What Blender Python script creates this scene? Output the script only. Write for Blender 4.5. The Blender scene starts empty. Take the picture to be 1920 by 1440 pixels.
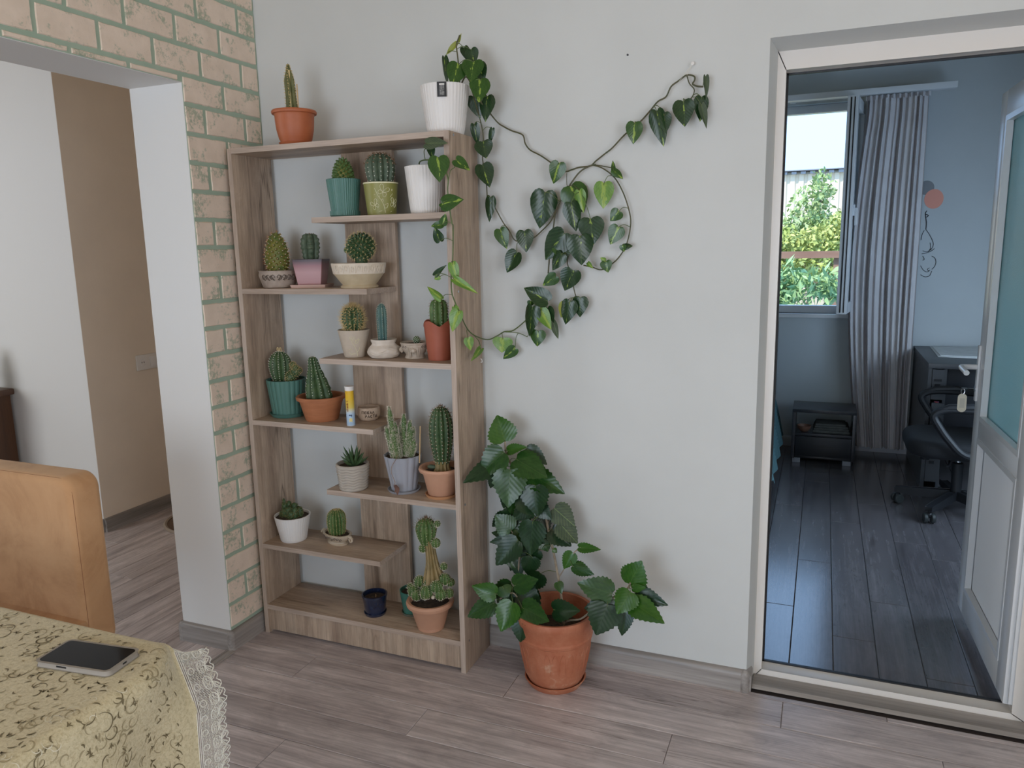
import bpy, math, random
import numpy as np
from mathutils import Vector, Matrix

random.seed(7)
sc = bpy.context.scene
COL = sc.collection
PI = math.pi

# ------------------------------------------------------------------ camera
FPX = 1427.0
CAM_E = (1.395, 0.019, 0.3838)
CAM_C = (1.9626, -2.3931, 1.4409)
cam = bpy.data.cameras.new('camera'); cam.sensor_width = 36; cam.sensor_fit = 'HORIZONTAL'
cam.lens = 36 * FPX / 1920; cam.clip_start = 0.05; cam.clip_end = 300
cam_o = bpy.data.objects.new('camera', cam); COL.objects.link(cam_o)
cam_o.location = CAM_C; cam_o.rotation_euler = CAM_E
sc.camera = cam_o

# ------------------------------------------------------------------ world, sun, daylight at the windows, exposure
w = bpy.data.worlds.new('sky'); sc.world = w; w.use_nodes = True
bg = w.node_tree.nodes['Background']
bg.inputs['Color'].default_value = (0.38, 0.62, 1.0, 1); bg.inputs['Strength'].default_value = 2.4
sun = bpy.data.lights.new('sun', 'SUN'); sun.energy = 5.0; sun.angle = 0.02; sun.color = (1, 0.93, 0.8)
sun_o = bpy.data.objects.new('sun', sun); COL.objects.link(sun_o)
sun_o.rotation_euler = Vector((0.42, 0.52, -0.74)).to_track_quat('-Z', 'Y').to_euler()

def area(name, loc, direction, sx, sy, power, col):
    l = bpy.data.lights.new(name, 'AREA'); l.shape = 'RECTANGLE'; l.size = sx; l.size_y = sy
    l.energy = power; l.color = col
    o = bpy.data.objects.new(name, l); COL.objects.link(o); o.location = loc
    o.rotation_euler = Vector(direction).to_track_quat('-Z', 'Y').to_euler()
    return o
# daylight entering through the windows of living room and hall (each lamp stands in its window opening)
area('daylight_rear_window_sky', (0.95, -4.42, 1.0), (0.05, 1, -0.50), 1.8, 1.7, 42, (0.62, 0.83, 1.0))
area('daylight_rear_window_ground', (0.95, -4.40, 1.25), (0.05, 1, 0.85), 1.8, 1.6, 21, (1.0, 0.63, 0.29))
area('daylight_right_window', (4.12, -3.2, 1.35), (-1, 0.30, -0.10), 1.7, 1.5, 37, (1.0, 0.94, 0.86))
area('daylight_hall_window', (-3.0, -2.4, 1.5), (0.05, 1, -0.06), 1.3, 1.4, 33, (0.97, 0.95, 0.92))
area('added_bedroom_side_light', (3.53, 1.5, 0.95), (-1, 0.6, -0.75), 1.2, 0.8, 27, (0.64, 0.82, 1.0))  # added light, no window known here; brightens the curtain and far wall

sc.view_settings.view_transform = 'Standard'
try: sc.view_settings.look = 'None'
except Exception: pass
sc.view_settings.exposure = 0.0; sc.view_settings.gamma = 1.0
sc.view_settings.use_curve_mapping = False
try:
    sc.cycles.use_denoising = True
    sc.cycles.max_bounces = 8; sc.cycles.diffuse_bounces = 5; sc.cycles.transparent_max_bounces = 12
    sc.cycles.sample_clamp_indirect = 6
except Exception: pass

# ------------------------------------------------------------------ pixel -> place helpers
def _rot(e):
    cx, cy, cz = [math.cos(a) for a in e]; sx, sy, sz = [math.sin(a) for a in e]
    X = np.array([[1,0,0],[0,cx,-sx],[0,sx,cx]]); Y = np.array([[cy,0,sy],[0,1,0],[-sy,0,cy]]); Z = np.array([[cz,-sz,0],[sz,cz,0],[0,0,1]])
    return Z @ Y @ X
RM = _rot(CAM_E); CC = np.array(CAM_C)
def at(u, v, ax, val):
    """the point of the plane ax = val that the photograph shows at pixel (u, v)"""
    d = RM @ np.array([(u-960)/FPX, -(v-720)/FPX, -1.0]); i = 'xyz'.index(ax)
    return Vector(CC + d * ((val-CC[i])/d[i]))
def dist(p): return -float((RM.T @ (np.array(p)-CC))[2])
def mpp(p): return dist(p)/FPX           # metres per pixel at p

# ------------------------------------------------------------------ materials
def lin(r, g, b):
    return tuple(((c/255)/12.92 if c/255 <= .04045 else ((c/255+.055)/1.055)**2.4) for c in (r, g, b)) + (1,)
_M = {}
def nodes(name):
    m = bpy.data.materials.new(name); m.use_nodes = True
    nt = m.node_tree; b = nt.nodes['Principled BSDF']
    return m, nt, b
def ramp(nt, stops, interp='LINEAR'):
    r = nt.nodes.new('ShaderNodeValToRGB'); r.color_ramp.interpolation = interp
    e = r.color_ramp.elements
    e[0].position, e[0].color = stops[0]; e[1].position, e[1].color = stops[-1]
    for p, c in stops[1:-1]:
        n = e.new(p); n.color = c
    return r
def coords(nt, scale=(1,1,1), rnd=0.0):
    tc = nt.nodes.new('ShaderNodeTexCoord'); mp = nt.nodes.new('ShaderNodeMapping'); mp.inputs['Scale'].default_value = scale
    if rnd:
        oi = nt.nodes.new('ShaderNodeObjectInfo'); mu = nt.nodes.new('ShaderNodeMath'); mu.operation = 'MULTIPLY'; mu.inputs[1].default_value = rnd
        nt.links.new(oi.outputs['Random'], mu.inputs[0]); ad = nt.nodes.new('ShaderNodeVectorMath'); ad.operation = 'ADD'
        cb = nt.nodes.new('ShaderNodeCombineXYZ')
        for k in range(3): nt.links.new(mu.outputs[0], cb.inputs[k])
        nt.links.new(tc.outputs['Object'], ad.inputs[0]); nt.links.new(cb.outputs[0], ad.inputs[1]); nt.links.new(ad.outputs[0], mp.inputs[0])
    else:
        nt.links.new(tc.outputs['Object'], mp.inputs[0])
    return mp
def noise(nt, mp, scale, detail=4, rough=.55, dist_=0):
    n = nt.nodes.new('ShaderNodeTexNoise'); n.inputs['Scale'].default_value = scale; n.inputs['Detail'].default_value = detail
    n.inputs['Roughness'].default_value = rough; n.inputs['Distortion'].default_value = dist_
    nt.links.new(mp.outputs[0], n.inputs['Vector']); return n
def mixc(nt, a, b, fac, mode='MIX'):
    m = nt.nodes.new('ShaderNodeMix'); m.data_type = 'RGBA'; m.blend_type = mode
    for k, s in ((6, a), (7, b), (0, fac)):
        if hasattr(s, 'is_linked') or hasattr(s, 'node'): nt.links.new(s, m.inputs[k])
        else: m.inputs[k].default_value = s
    return m.outputs[2]
def bump(nt, b, h, strength, distance=.002):
    bp = nt.nodes.new('ShaderNodeBump'); bp.inputs['Strength'].default_value = strength; bp.inputs['Distance'].default_value = distance
    nt.links.new(h, bp.inputs['Height']); nt.links.new(bp.outputs[0], b.inputs['Normal'])
def pbr(name, col, rough=.5, col2=None, nscale=30, stretch=(1,1,1), bmp=0, bscale=200, metal=0, coat=0, lo=.35, hi=.65, rnd=0, detail=4, spec=.5, sheen=0):
    if name in _M: return _M[name]
    m, nt, b = nodes(name); b.inputs['Roughness'].default_value = rough; b.inputs['Metallic'].default_value = metal
    b.inputs['Coat Weight'].default_value = coat; b.inputs['Coat Roughness'].default_value = .15; b.inputs['Specular IOR Level'].default_value = spec
    b.inputs['Base Color'].default_value = col
    if sheen: b.inputs['Sheen Weight'].default_value = sheen
    if col2 or bmp: mp = coords(nt, stretch, rnd)
    if col2:
        n = noise(nt, mp, nscale, detail); r = ramp(nt, [(lo, col), (hi, col2)])
        nt.links.new(n.outputs['Fac'], r.inputs[0]); nt.links.new(r.outputs[0], b.inputs['Base Color'])
    if bmp:
        n2 = noise(nt, mp, bscale, 3); bump(nt, b, n2.outputs['Fac'], bmp)
    _M[name] = m; return m
def wood(name, base, dark, light, axis, rough=.45, rnd=1.0, crack=.5, fine=1.0, patch=None, mottle=0):
    """laminate with grain along an axis: fine lines, broad tone drift, a few dark cracks"""
    m, nt, b = nodes(name); b.inputs['Roughness'].default_value = rough
    s = [1, 1, 1]; s['xyz'.index(axis)] = .06
    mp = coords(nt, tuple(s), rnd*17)
    n1 = noise(nt, mp, 16, 5, .6, .4); r1 = ramp(nt, [(.28, dark), (.5, base), (.75, light)]); nt.links.new(n1.outputs['Fac'], r1.inputs[0])
    s2 = [1, 1, 1]; s2['xyz'.index(axis)] = .03
    mp2 = coords(nt, tuple(s2), rnd*31)
    n2 = noise(nt, mp2, 260*fine, 2, .5); r2 = ramp(nt, [(.3, (.72, .72, .72, 1)), (.7, (1.1, 1.1, 1.1, 1))]); nt.links.new(n2.outputs['Fac'], r2.inputs[0])
    c = mixc(nt, r1.outputs[0], r2.outputs[0], .75, 'MULTIPLY')
    n3 = noise(nt, mp, 7, 3, .6, 1.2); r3 = ramp(nt, [(.488, (1,1,1,1)), (.5, (.45,.42,.4,1)), (.512, (1,1,1,1))]); nt.links.new(n3.outputs['Fac'], r3.inputs[0])
    n4 = noise(nt, mp, 3.1, 2); r4 = ramp(nt, [(.52, (0,0,0,1)), (.62, (crack,crack,crack,1))]); nt.links.new(n4.outputs['Fac'], r4.inputs[0])
    c = mixc(nt, c, r3.outputs[0], r4.outputs[0], 'MULTIPLY')
    if mottle:
        s5 = [1, 1, 1]; s5['xyz'.index(axis)] = .3
        mp5 = coords(nt, tuple(s5), rnd*11); n5 = noise(nt, mp5, 22, 6, .7, .8); r5 = ramp(nt, [(.3, (1-mottle,)*3+(1,)), (.7, (1+mottle*.6,)*3+(1,))]); nt.links.new(n5.outputs['Fac'], r5.inputs[0])
        c = mixc(nt, c, r5.outputs[0], 1.0, 'MULTIPLY')
    if patch:
        oi = nt.nodes.new('ShaderNodeObjectInfo'); rr = ramp(nt, [(0, (patch[0],)*3+(1,)), (1, (patch[1],)*3+(1,))]); nt.links.new(oi.outputs['Random'], rr.inputs[0])
        c = mixc(nt, c, rr.outputs[0], 1.0, 'MULTIPLY')
    nt.links.new(c, b.inputs['Base Color'])
    bump(nt, b, n2.outputs['Fac'], .06, .001)
    return m

m_wall = pbr('wall_paint', (.62,.63,.615,1), .75, (.595,.605,.59,1), 3, bmp=.15, bscale=60)
m_white_wall = pbr('white_wall_paint', (.70,.69,.67,1), .7, bmp=.1, bscale=60)
m_tan_wall = pbr('tan_wall_tone', (.80,.68,.55,1), .75, (.76,.645,.52,1), 4, bmp=.1, bscale=60)  # tan tone of the inner hall walls
m_bed_wall = pbr('bedroom_wall_paint', (.50,.54,.56,1), .75, (.47,.51,.53,1), 2.5)
m_ceil = pbr('ceiling_paint', (.72,.60,.43,1), .8)
m_brick = pbr('brick_plaster', (.57,.465,.375,1), .8, (.50,.43,.335,1), 9, bmp=.5, bscale=90)
m_joint = pbr('green_joint_paint', (.33,.425,.33,1), .8, (.37,.455,.36,1), 12)
m_upvc = pbr('white_plastic_profile', (.74,.70,.655,1), .32)
m_upvc_cool = pbr('white_plastic_door', (.70,.72,.74,1), .25)
m_floor = wood('grey_laminate', (.55,.48,.475,1), (.33,.28,.278,1), (.72,.64,.635,1), 'x', .33, 1, 1.0, .55, (.88, 1.1), .28)
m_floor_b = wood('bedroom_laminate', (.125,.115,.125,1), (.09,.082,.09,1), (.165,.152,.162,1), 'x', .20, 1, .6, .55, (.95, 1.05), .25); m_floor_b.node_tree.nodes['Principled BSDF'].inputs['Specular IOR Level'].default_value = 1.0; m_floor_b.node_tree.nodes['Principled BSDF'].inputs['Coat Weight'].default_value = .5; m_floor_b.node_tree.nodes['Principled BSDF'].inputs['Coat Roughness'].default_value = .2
m_under = pbr('floor_underlay', (.06,.05,.05,1), .7)
m_base = wood('grey_baseboard', (.31,.28,.26,1), (.19,.17,.155,1), (.43,.395,.37,1), 'x', .4, 0, .2, .4)
m_base_y = wood('grey_baseboard_y', (.31,.28,.26,1), (.19,.17,.155,1), (.43,.395,.37,1), 'y', .4, 0, .2, .4)
OAK = ((.45,.335,.245,1), (.29,.205,.15,1), (.60,.47,.36,1))
m_oak_z = wood('oak_laminate_upright', *OAK, 'z', .5, .2, 1.0, 1.0, None, .22)
m_oak_x = wood('oak_laminate_shelf', *OAK, 'x', .5, .2, .9, 1.0, None, .2)
m_oak_edge = wood('oak_edge_band', (.46,.36,.29,1), (.36,.27,.21,1), (.55,.45,.38,1), 'x', .5, 0, 0)
m_soil = pbr('soil', (.03,.02,.014,1), .95, (.08,.055,.035,1), 120, bmp=1, bscale=150)
m_black = pbr('black_plastic', (.012,.013,.016,1), .4)
m_metal = pbr('chrome', (.62,.64,.67,1), .25, metal=1)

# ------------------------------------------------------------------ mesh builder
class MB:
    def __init__(s): s.v = []; s.f = []
    def box(s, x0, x1, y0, y1, z0, z1):
        n = len(s.v); s.v += [(x, y, z) for z in (z0, z1) for y in (y0, y1) for x in (x0, x1)]
        s.f += [tuple(n+i for i in q) for q in ((0,2,3,1),(4,5,7,6),(0,1,5,4),(2,6,7,3),(0,4,6,2),(1,3,7,5))]
        return s
    def lathe(s, prof, seg=32, c=(0,0,0), rf=None, ell=1.0):
        n0 = len(s.v); rows = []
        for r, z in prof:
            if r <= 1e-6: rows.append([len(s.v)]); s.v.append((c[0], c[1], c[2]+z)); continue
            row = []
            for k in range(seg):
                a = 2*PI*k/seg; rr = rf(a, z, r) if rf else r
                row.append(len(s.v)); s.v.append((c[0]+rr*math.cos(a), c[1]+rr*ell*math.sin(a), c[2]+z))
            rows.append(row)
        for a, b in zip(rows, rows[1:]):
            for k in range(seg):
                k2 = (k+1) % seg
                if len(a) == 1 and len(b) == 1: continue
                if len(a) == 1: s.f.append((a[0], b[k2], b[k]))
                elif len(b) == 1: s.f.append((a[k], a[k2], b[0]))
                else: s.f.append((a[k], a[k2], b[k2], b[k]))
        return s
    def tube(s, pts, r, seg=6, cap=True):
        pts = [Vector(p) for p in pts]; N = len(pts)
        if N < 2: return s
        rad = r if isinstance(r, (list, tuple)) else [r]*N
        up = None; rows = []
        for i, p in enumerate(pts):
            t = (pts[min(i+1, N-1)]-pts[max(i-1, 0)])
            t = t.normalized() if t.length > 1e-9 else Vector((0,0,1))
            if up is None:
                up = Vector((0,0,1)) if abs(t.z) < .9 else Vector((1,0,0))
            x = t.cross(up)
            if x.length < 1e-6: x = t.orthogonal()
            x.normalize(); y = x.cross(t); up = y
            row = []
            for k in range(seg):
                a = 2*PI*k/seg; q = p + (x*math.cos(a)+y*math.sin(a))*rad[i]; row.append(len(s.v)); s.v.append(tuple(q))
            rows.append(row)
        for a, b in zip(rows, rows[1:]):
            for k in range(seg): s.f.append((a[k], a[(k+1)%seg], b[(k+1)%seg], b[k]))
        if cap: s.f.append(tuple(rows[0])); s.f.append(tuple(reversed(rows[-1])))
        return s
    def ball(s, c, r, nu=12, nv=8, rf=None):
        rx, ry, rz = (r, r, r) if not isinstance(r, (tuple, list)) else r
        n = len(s.v)
        prof = [(math.sin(PI*i/nv), -math.cos(PI*i/nv)) for i in range(nv+1)]
        s.lathe([(0 if i in (0, nv) else p[0], p[1]) for i, p in enumerate(prof)], nu, rf=rf)
        for i in range(n, len(s.v)):
            x, y, z = s.v[i]; s.v[i] = (c[0]+x*rx, c[1]+y*ry, c[2]+z*rz)
        return s
    def prism(s, poly, ax, a0, a1):
        """polygon in the two other axes, extruded along ax"""
        n = len(s.v); k = len(poly)
        def P(p, a): return {'x': (a, p[0], p[1]), 'y': (p[0], a, p[1]), 'z': (p[0], p[1], a)}[ax]
        s.v += [P(p, a0) for p in poly] + [P(p, a1) for p in poly]
        s.f += [tuple(n+i for i in range(k)), tuple(n+k+i for i in reversed(range(k)))]
        s.f += [(n+i, n+(i+1)%k, n+k+(i+1)%k, n+k+i) for i in range(k)]
        return s
    def grid(s, fn, nu, nv):
        n = len(s.v)
        for j in range(nv+1):
            for i in range(nu+1): s.v.append(tuple(fn(i/nu, j/nv)))
        for j in range(nv):
            for i in range(nu):
                a = n+j*(nu+1)+i; s.f.append((a, a+1, a+nu+2, a+nu+1))
        return s
    def spine(s, p, d, L, r=.0006):
        p = Vector(p); d = Vector(d).normalized(); x = d.orthogonal().normalized(); y = d.cross(x); n = len(s.v)
        for k in range(3):
            a = 2*PI*k/3; s.v.append(tuple(p+(x*math.cos(a)+y*math.sin(a))*r))
        s.v.append(tuple(p+d*L)); s.f += [(n, n+1, n+3), (n+1, n+2, n+3), (n+2, n, n+3)]
        return s
    def xf(s, M, n=0):
        for i in range(n, len(s.v)): s.v[i] = tuple(M @ Vector(s.v[i]))
        return s
    def mesh(s, name, mat, sharp=35, bevel=0, recalc=True):
        import bmesh
        if bevel: sharp = min(sharp, 24)
        me = bpy.data.meshes.new(name); me.from_pydata(s.v, [], s.f)
        if bevel or recalc:
            bm = bmesh.new(); bm.from_mesh(me)
            if bevel:
                es = [e for e in bm.edges if e.is_manifold and e.calc_face_angle(0) > .6]
                bmesh.ops.bevel(bm, geom=es, offset=bevel, segments=2, profile=.6, affect='EDGES', clamp_overlap=True)
            if recalc: bmesh.ops.recalc_face_normals(bm, faces=bm.faces)
            bm.to_mesh(me); bm.free()
        me.polygons.foreach_set('use_smooth', [True]*len(me.polygons)); me.set_sharp_from_angle(angle=math.radians(sharp))
        if mat: me.materials.append(mat)
        me.update(); return me

WORLD = {}
def link(name, data, parent=None, M=None, world=False):
    """an object; its matrix M is local to the parent, or in world space when world=True"""
    o = bpy.data.objects.new(name, data); COL.objects.link(o)
    M = M or Matrix.Identity(4)
    if parent:
        o.parent = parent
        if world: o.matrix_parent_inverse = WORLD[parent.name].inverted(); o.matrix_basis = M; WORLD[o.name] = M.copy()
        else: o.matrix_basis = M; WORLD[o.name] = WORLD[parent.name] @ M
    else:
        o.matrix_basis = M; WORLD[o.name] = M.copy()
    return o
def part(parent, name, mb, mat, sharp=35, bevel=0, world=False, label=None, M=None, stuff=False, recalc=True):
    o = link(name, mb.mesh(name, mat, sharp, bevel, recalc), parent, M, world)
    if label: o['label'] = label
    if stuff: o['kind'] = 'stuff'
    return o
def tag(o, label, cat, group=None, kind=None):
    o['label'] = label; o['category'] = cat
    if group: o['group'] = group
    if kind: o['kind'] = kind
    return o
def thing(name, label, cat, loc=(0,0,0), rz=0, group=None):
    return tag(link(name, None, None, Matrix.Translation(loc) @ Matrix.Rotation(rz, 4, 'Z')), label, cat, group)
def struct(name, mb, mat, label=None, cat=None, bevel=0, sharp=35):
    o = link(name, mb.mesh(name, mat, sharp, bevel)); o['kind'] = 'structure'
    if label: o['label'] = label
    if cat: o['category'] = cat
    return o
def smooth_path(pts, n=6):
    pts = [Vector(p) for p in pts]; out = []
    for i in range(len(pts)-1):
        p0 = pts[max(i-1, 0)]; p1 = pts[i]; p2 = pts[i+1]; p3 = pts[min(i+2, len(pts)-1)]
        for k in range(n):
            t = k/n
            out.append(.5*((2*p1)+(p2-p0)*t+(2*p0-5*p1+4*p2-p3)*t*t+(3*p1-p0-3*p2+p3)*t**3))
    out.append(pts[-1]); return out

# ================================================================== THE SETTING
H = 2.75
XR, ZR = 1.7936, 2.0122          # doorway recess, left edge and head
XR2 = 2.605
PY, PT, PZ = -.3747, .2283, 1.9939   # brick pillar front, wall thickness, opening head
YB = 3.338                       # far bedroom wall
HX, HY = -1.505, .351            # convex corner in the hall

wb = MB().box(-.2283, XR, 0, .2, 0, H).box(XR2, 4.2, 0, .2, 0, H).box(XR, XR2, 0, .2, ZR, H)
wb.prism([(XR-.01, .0005), (XR, .0005), (1.8105, .09), (1.8105, .2), (XR-.01, .2)], 'z', 0, ZR)       # slanted plaster reveals
wb.prism([(.0005, ZR+.01), (.0005, ZR), (.09, 1.9933), (.2, 1.9933), (.2, ZR+.01)], 'x', XR, XR2)
struct('wall_back', wb, m_wall, 'pale grey painted wall behind the plant shelf', 'wall')
wl = MB().box(-PT, 0, PY, 0, 0, H).box(-PT, 0, -2.6, PY, PZ, H).box(-PT, 0, -4.5, -2.6, 0, H)
wall_left = struct('wall_left', wl, m_white_wall, 'brick-patterned wall with green joints around the open passage', 'wall')
part(wall_left, 'joint_paint', MB().box(0, .0015, PY+.002, 0, .0, H).box(0, .0015, -2.6, PY+.002, PZ+.002, H), m_joint)
# bricks: each one proud of the green joints
BH, BL, GJ = .0924, .1955, .013
rb_ = random.Random(5)
def brick(y0, y1, z0, z1, k):
    w_, h_ = y1-y0, z1-z0
    if w_ < .012 or h_ < .012: return
    nu, nv = max(1, round(w_/.022)), max(1, round(h_/.022)); j = .0022
    o = [(w_*i/nu, 0) for i in range(nu)]+[(w_, h_*i/nv) for i in range(nv)]+[(w_*(1-i/nu), h_) for i in range(nu)]+[(0, h_*(1-i/nv)) for i in range(nv)]
    o = [(min(w_, max(0, a+rb_.uniform(-j, j))), min(h_, max(0, b+rb_.uniform(-j, j)))) for a, b in o]; n = len(o); e = .0022; m_ = MB()
    cx, cz = w_/2, h_/2
    m_.v = [(0, a, b) for a, b in o]+[(.0034, a+(e if a < cx else -e), b+(e if b < cz else -e)) for a, b in o]
    m_.f = [(i, (i+1) % n, n+(i+1) % n, n+i) for i in range(n)]+[tuple(range(n, 2*n))]
    link('brick', m_.mesh('brick', m_brick2, 5), wall_left, Matrix.Translation((.0015, y0, z0)))
# worn plaster: green paint rubbed through in specks
m_brick2, nt, b_ = nodes('worn_brick_plaster'); b_.inputs['Roughness'].default_value = .85
mp_ = coords(nt, (1,1,1), 23)
n_ = noise(nt, mp_, 16, 4); r_ = ramp(nt, [(.3, (.70,.57,.46,1)), (.7, (.80,.66,.545,1))]); nt.links.new(n_.outputs['Fac'], r_.inputs[0])
n2_ = noise(nt, mp_, 75, 6, .75); n3_ = noise(nt, mp_, 13, 3)
ad_ = nt.nodes.new('ShaderNodeMath'); ad_.operation = 'MULTIPLY'; nt.links.new(n2_.outputs['Fac'], ad_.inputs[0]); nt.links.new(n3_.outputs['Fac'], ad_.inputs[1])
r2_ = ramp(nt, [(.27, (0,0,0,1)), (.36, (.85,.85,.85,1))]); nt.links.new(ad_.outputs[0], r2_.inputs[0])
nt.links.new(mixc(nt, r_.outputs[0], (.34,.385,.28,1), r2_.outputs[0]), b_.inputs['Base Color']); bump(nt, b_, n2_.outputs['Fac'], .35, .002)
for k in range(-2, 29):
    z0, z1 = .172+BH*(k)+GJ/2, .172+BH*(k+1)-GJ/2
    if z1 > H: break
    off = -.28 if k % 2 == 0 else -.19
    if k > 13: off = -.288 if k % 2 == 0 else -.191
    ylo = PY+.004 if z0 < PZ+.0 else -2.6
    if z1 > PZ > z0: pass
    edges = [0.0]; y = off + BL*2
    while y > -.004: y -= BL
    while y > -2.6: edges.append(y); y -= BL
    edges.append(-2.6)
    for a, b in zip(edges, edges[1:]):
        jig = random.uniform(-.004, .004)
        y1 = min(a-GJ/2, -.002); y0 = b+GJ/2
        zz0 = max(z0, .076)
        if y1 <= PY:                          # over the opening only
            if z1 > PZ: brick(y0, y1, max(z0, PZ+.004), z1, k)
        elif y0 < PY:
            if z0 >= PZ-.002: brick(y0, y1, z0, z1, k)
            else: brick(PY+.003, y1, zz0, z1, k)
        else: brick(y0, y1, zz0, z1, k)

struct('wall_right', MB().box(4.2, 4.35, -4.5, -4.1, 0, H).box(4.2, 4.35, -2.3, .2, 0, H).box(4.2, 4.35, -4.1, -2.3, 0, .58).box(4.2, 4.35, -4.1, -2.3, 2.15, H), m_white_wall)
wr = MB().box(-PT, .0, -4.65, -4.5, 0, H).box(0, .05, -4.65, -4.5, 0, H).box(1.85, 4.35, -4.65, -4.5, 0, H).box(.05, 1.85, -4.65, -4.5, 0, .15).box(.05, 1.85, -4.65, -4.5, 2.15, H)
struct('wall_rear', wr, m_white_wall)
w2 = MB()
for x0, x1 in ((.05, .11), (.92, .98), (1.79, 1.85)): w2.box(x0, x1, -4.6, -4.54, .15, 2.15)
for z0, z1 in ((.15, .21), (2.09, 2.15)): w2.box(.05, 1.85, -4.6, -4.54, z0, z1)
struct('window_2', w2, m_upvc)
struct('added_sun_block', MB().box(-5.0, 6.0, -6.6, -4.65, 2.5, 2.62).box(-4.6, -1.6, -4.4, -2.6, 2.5, 2.62), m_ceil)  # unseen slabs added to keep the sun out of the rear windows
struct('ceiling', MB().box(-4.35, 4.35, -4.65, YB+.25, H, H+.15), m_ceil)

# hall behind the passage
struct('wall_hall_light', MB().box(-4.2, HX-.001, HY, HY+.18, 0, H), m_white_wall, 'pale hall wall facing the passage', 'wall')
struct('wall_hall_tan', MB().box(HX-.18, HX, HY+.001, 2.05, 0, H), m_tan_wall, 'tan hall wall with the socket', 'wall')
struct('wall_hall_side', MB().box(-PT, -.08, .2, YB+.2, 0, H), m_tan_wall)
struct('wall_hall_end', MB().box(HX-.18, -PT, 1.9, 2.05, 0, H), m_tan_wall)
wh = MB().box(-4.2, -3.65, -2.6, -2.45, 0, H).box(-2.35, -PT, -2.6, -2.45, 0, H).box(-3.65, -2.35, -2.6, -2.45, 0, .8).box(-3.65, -2.35, -2.6, -2.45, 2.2, H)
struct('wall_hall_rear', wh, m_white_wall); struct('wall_hall_left', MB().box(-4.35, -4.2, -2.6, .5, 0, H), m_white_wall)

# bedroom
WX0, WX1, WZ0, WZ1 = 1.50, 2.155, .955, 2.36
bw = MB().box(-.08, WX0, YB, YB+.2, 0, H).box(WX1, 3.6, YB, YB+.2, 0, H).box(WX0, WX1, YB, YB+.2, 0, WZ0).box(WX0, WX1, YB, YB+.2, WZ1, H)
struct('wall_bedroom_far', bw, m_bed_wall, 'blue-grey bedroom wall with the open window', 'wall')
struct('wall_bedroom_right', MB().box(3.6, 3.75, .2, .85, 0, H).box(3.6, 3.75, 2.15, YB+.2, 0, H).box(3.6, 3.75, .85, 2.15, 0, .85).box(3.6, 3.75, .85, 2.15, 2.2, H), m_bed_wall)  # unseen opening added along with the side light
bf = MB().box(-.0785, XR-.0, .2, .205, 0, H).box(XR2, 3.6, .2, .205, 0, H)
struct('wall_bedroom_near', bf, m_bed_wall)

# floors: base slabs and single planks
PW, PL = .143, 1.28
plank_mesh = {}
def plank(parent, mat, x, y, L, W, rot):
    if L < .03 or W < .02: return
    key = (round(L, 3), round(W, 3), mat.name)
    if key not in plank_mesh:
        g, e, t = .0007, .0018, .009
        a, b, c, d = g, L-g, g, W-g
        m_ = MB(); m_.v = [(a,c,-t),(b,c,-t),(b,d,-t),(a,d,-t),(a,c,-e*.6),(b,c,-e*.6),(b,d,-e*.6),(a,d,-e*.6),(a+e,c+e,0),(b-e,c+e,0),(b-e,d-e,0),(a+e,d-e,0)]
        m_.f = [(8,9,10,11)] + [(i,(i+1)%4,4+(i+1)%4,4+i) for i in range(4)] + [(4+i,4+(i+1)%4,8+(i+1)%4,8+i) for i in range(4)]
        plank_mesh[key] = m_.mesh('plank', mat, 5)
    M = Matrix.Translation((x, y, 0))
    if rot: M = Matrix.Translation((x+W, y, 0)) @ Matrix.Rotation(PI/2, 4, 'Z')
    link('plank', plank_mesh[key], parent, M)
def lay(parent, mat, x0, x1, y0, y1, along, start, offs, L=PL):
    """rows of planks; start = a seam position across the rows"""
    (a0, a1, b0, b1) = (x0, x1, y0, y1) if along == 'x' else (y0, y1, x0, x1)
    n0 = math.floor((b0-start)/PW)
    for i in range(n0, math.ceil((b1-start)/PW)):
        c0, c1 = max(start+i*PW, b0), min(start+(i+1)*PW, b1)
        if c1-c0 < .02: continue
        s = a0 - (offs(i) % L)
        while s < a1:
            p0, p1 = max(s, a0), min(s+L, a1)
            if along == 'x': plank(parent, mat, p0, c0, p1-p0, c1-c0, False)
            else: plank(parent, mat, c0, p0, p1-p0, c1-c0, True)
            s += L
floor = struct('floor', MB().box(0, 4.2, -4.5, .2, -.1, -.0088).box(-PT, 0, -2.6, PY, -.1, -.0088), m_under, 'grey-brown laminate floor of the living room', 'floor')
OFF = {0: .35, 1: .95, 2: .1, 3: .62, 4: 1.15, 5: .42, 6: .85}
lay(floor, m_floor, 0.0, 3.9, -3.0, .0, 'x', -.024, lambda i: OFF[i % 7]+(i//7)*.2)
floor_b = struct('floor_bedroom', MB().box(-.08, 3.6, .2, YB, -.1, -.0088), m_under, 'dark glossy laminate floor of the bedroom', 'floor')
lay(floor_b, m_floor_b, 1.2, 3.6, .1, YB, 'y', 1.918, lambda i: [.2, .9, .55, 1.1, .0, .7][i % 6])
floor_h = struct('floor_hall', MB().box(-4.2, -PT, -2.6, 2.6, -.1, -.0088).box(-PT-.001, -PT+.01, -2.6, PY, -.1, -.0088), m_under, 'laminate floor of the hall beyond the passage', 'floor')
lay(floor_h, m_floor, -2.4, -.012, -1.9, 1.9, 'y', -.30, lambda i: [.4, 1.0, .15, .7][i % 4])

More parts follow.
